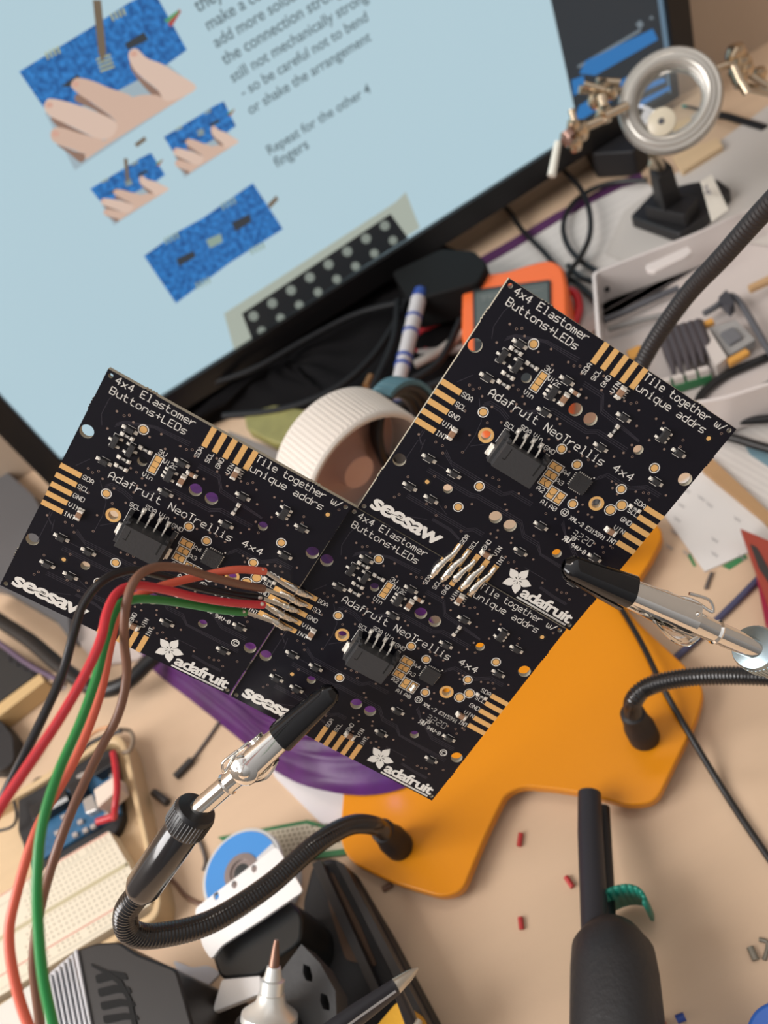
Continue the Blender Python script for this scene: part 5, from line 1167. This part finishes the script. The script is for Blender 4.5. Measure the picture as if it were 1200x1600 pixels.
# --- twin-rod tool with rubber grip at the bottom
tl = thing('cable_tool', 'black tool with two parallel rods and a thick rubber grip at the bottom', 'tool', D(940, 1500))
m = MB(); m.tube([D(921, 1240, 16), D(922, 1300, 18), D(932, 1500, 26)], [4.3, 4.5, 4.6], 16); m.build('rod', mat('dark rod', (.016, .016, .022), .45), tl, world=True, smooth=50)
m = MB(); m.tube([D(942, 1262, 6), D(953, 1500, 16)], [2.6, 2.8], 14); m.build('rod', CAB, tl, world=True, smooth=50)
m = MB(); m.tube([D(957, 1470, 5), D(960, 1495, 6)], [2.2, 2.2], 10); m.build('pale_core', mat('cream core', (.60, .48, .38), .5), tl, world=True, smooth=50)
m = MB(); m.tube([D(958, 1482, 22), D(958, 1488, 24), D(960, 1520, 26), D(966, 1640, 28), D(970, 1760, 28)], [11, 13.0, 13.6, 14.2, 14], 28); m.build('rubber_grip', mat('rubber grip', (.018, .018, .020), .5, bump=.5, scale=500), tl, world=True, smooth=50)
m = MB(); m.tube([D(1000, 1500, 20), D(1003, 1530, 22)], [3, 3], 12); m.build('green_inlay', mat('teal green clip', (.01, .20, .14), .45), tl, world=True, smooth=50)
rg = MB(); c = D(968, 1433, 14); rr_ = []
for i in range(20):
    t = PI * .15 + i / 19 * PI * 1.55; rr_.append(c + Vector((10 * math.cos(t - 1.0), 5.5 * math.sin(t - 1.0), 0)))
for a, b in zip(rr_[:-1], rr_[1:]):
    rg.add([a + Vector((0, 0, 9)), b + Vector((0, 0, 9)), b - Vector((0, 0, 10)), a - Vector((0, 0, 10))], [(0, 1, 2, 3)])
o_ = single(rg, 'cable_tie', mat('teal green clip', (.01, .20, .14), .45), 'teal green hook-and-loop tie wrapped beside the black rods', 'cable tie', origin=c, smooth=60)
sm = o_.modifiers.new('thickness', 'SOLIDIFY'); sm.thickness = .0012
slabthing('blue_case', 'bright blue plastic corner at the bottom right edge', 'case', [(1166, 1602), (1180, 1576), (1215, 1558), (1260, 1600), (1250, 1680), (1160, 1680)], .3, 14, mat('bright blue plastic', (.02, .10, .40), .4), 4, 1)

# --- left edge: grey laptop-like slab, spiral notebook, cable
slabthing('grey_case', 'dark grey slab standing at the left edge below the monitor', 'case', [(-60, 700), (0, 728), (50, 772), (95, 850), (110, 1000), (86, 968), (0, 918), (-70, 900)], .3, 10, mat('dark grey plastic', (.10, .10, .105), .5), 2, .8)
slabthing('pale_pad', 'pale pinkish pad under the lower left of the left board', 'pad', [(84, 930), (120, 1000), (150, 1040), (215, 1030), (300, 960), (200, 880)], .2, 3, mat('pale pink plastic', (.50, .42, .38), .6), 2, .4)
sn = thing('spiral_notebook', 'black spiral-bound notebook at the left edge', 'notebook', D(20, 1050))
m = MB(); slab(m, [(-80, 985), (0, 1012), (62, 1050), (0, 1096), (-90, 1150)], .3, 6, 1); m.build('cover', mat('black card cover', (.018, .019, .020), .5), sn, world=True, smooth=0)
for i in range(7):
    m = MB(); c = D(22 + i * 12, 1028 + i * 7, 7); m.tube([c + Vector((3 * math.cos(t / 12 * 2 * PI), 1.2 * math.sin(t / 12 * 2 * PI), 3 * math.sin(t / 12 * 2 * PI))) for t in range(13)], .5, 6); m.build('wire_coil', mat('dark coil wire', (.10, .10, .13), .3, .8), sn, world=True)
slabthing('wooden_box', 'open wooden box edge at the left, below the spiral notebook', 'wooden box', [(-90, 1160), (0, 1098), (62, 1052), (70, 1064), (4, 1115), (-90, 1180)], .3, 12, mat('honey wood', (.56, .38, .18), .5), .5, .6)
slabthing('black_puck', 'dark round thing at the left edge above the tray', 'object', [(-60, 1120), (0, 1124), (20, 1150), (22, 1190), (0, 1205), (-60, 1200)], .3, 10, BLACKM, 4, 1)
cable('thick_cable', 'thick black cable sagging below the left board', 'cable', [(-40, 940), (0, 970), (48, 1002), (98, 1044), (150, 1077), (195, 1068), (232, 1035), (270, 1000), (300, 960)], 4.3, CAB, h=16)
cable('thick_cable', 'thin purple grey cable beside the thick black cable', 'cable', [(-30, 985), (0, 1005), (45, 1038), (90, 1062)], 1.6, mat('purple grey cable', (.12, .08, .13), .4), h=11)

# room
for nm, loc, dim in (('wall_left', (-1.75, -.6, .55), (20, 2500, 2600)), ('wall_right', (1.85, -.6, .55), (20, 2500, 2600)), ('floor', (.05, -.6, -.76), (3600, 2500, 20))):
    b_ = MB(); b_.box((0, 0, 0), dim); o_ = b_.build(nm, mat('room paint', (.50, .46, .42), .9) if nm != 'floor' else mat('floor boards', (.22, .15, .10), .5), smooth=0); o_.location = loc; o_['kind'] = 'structure'
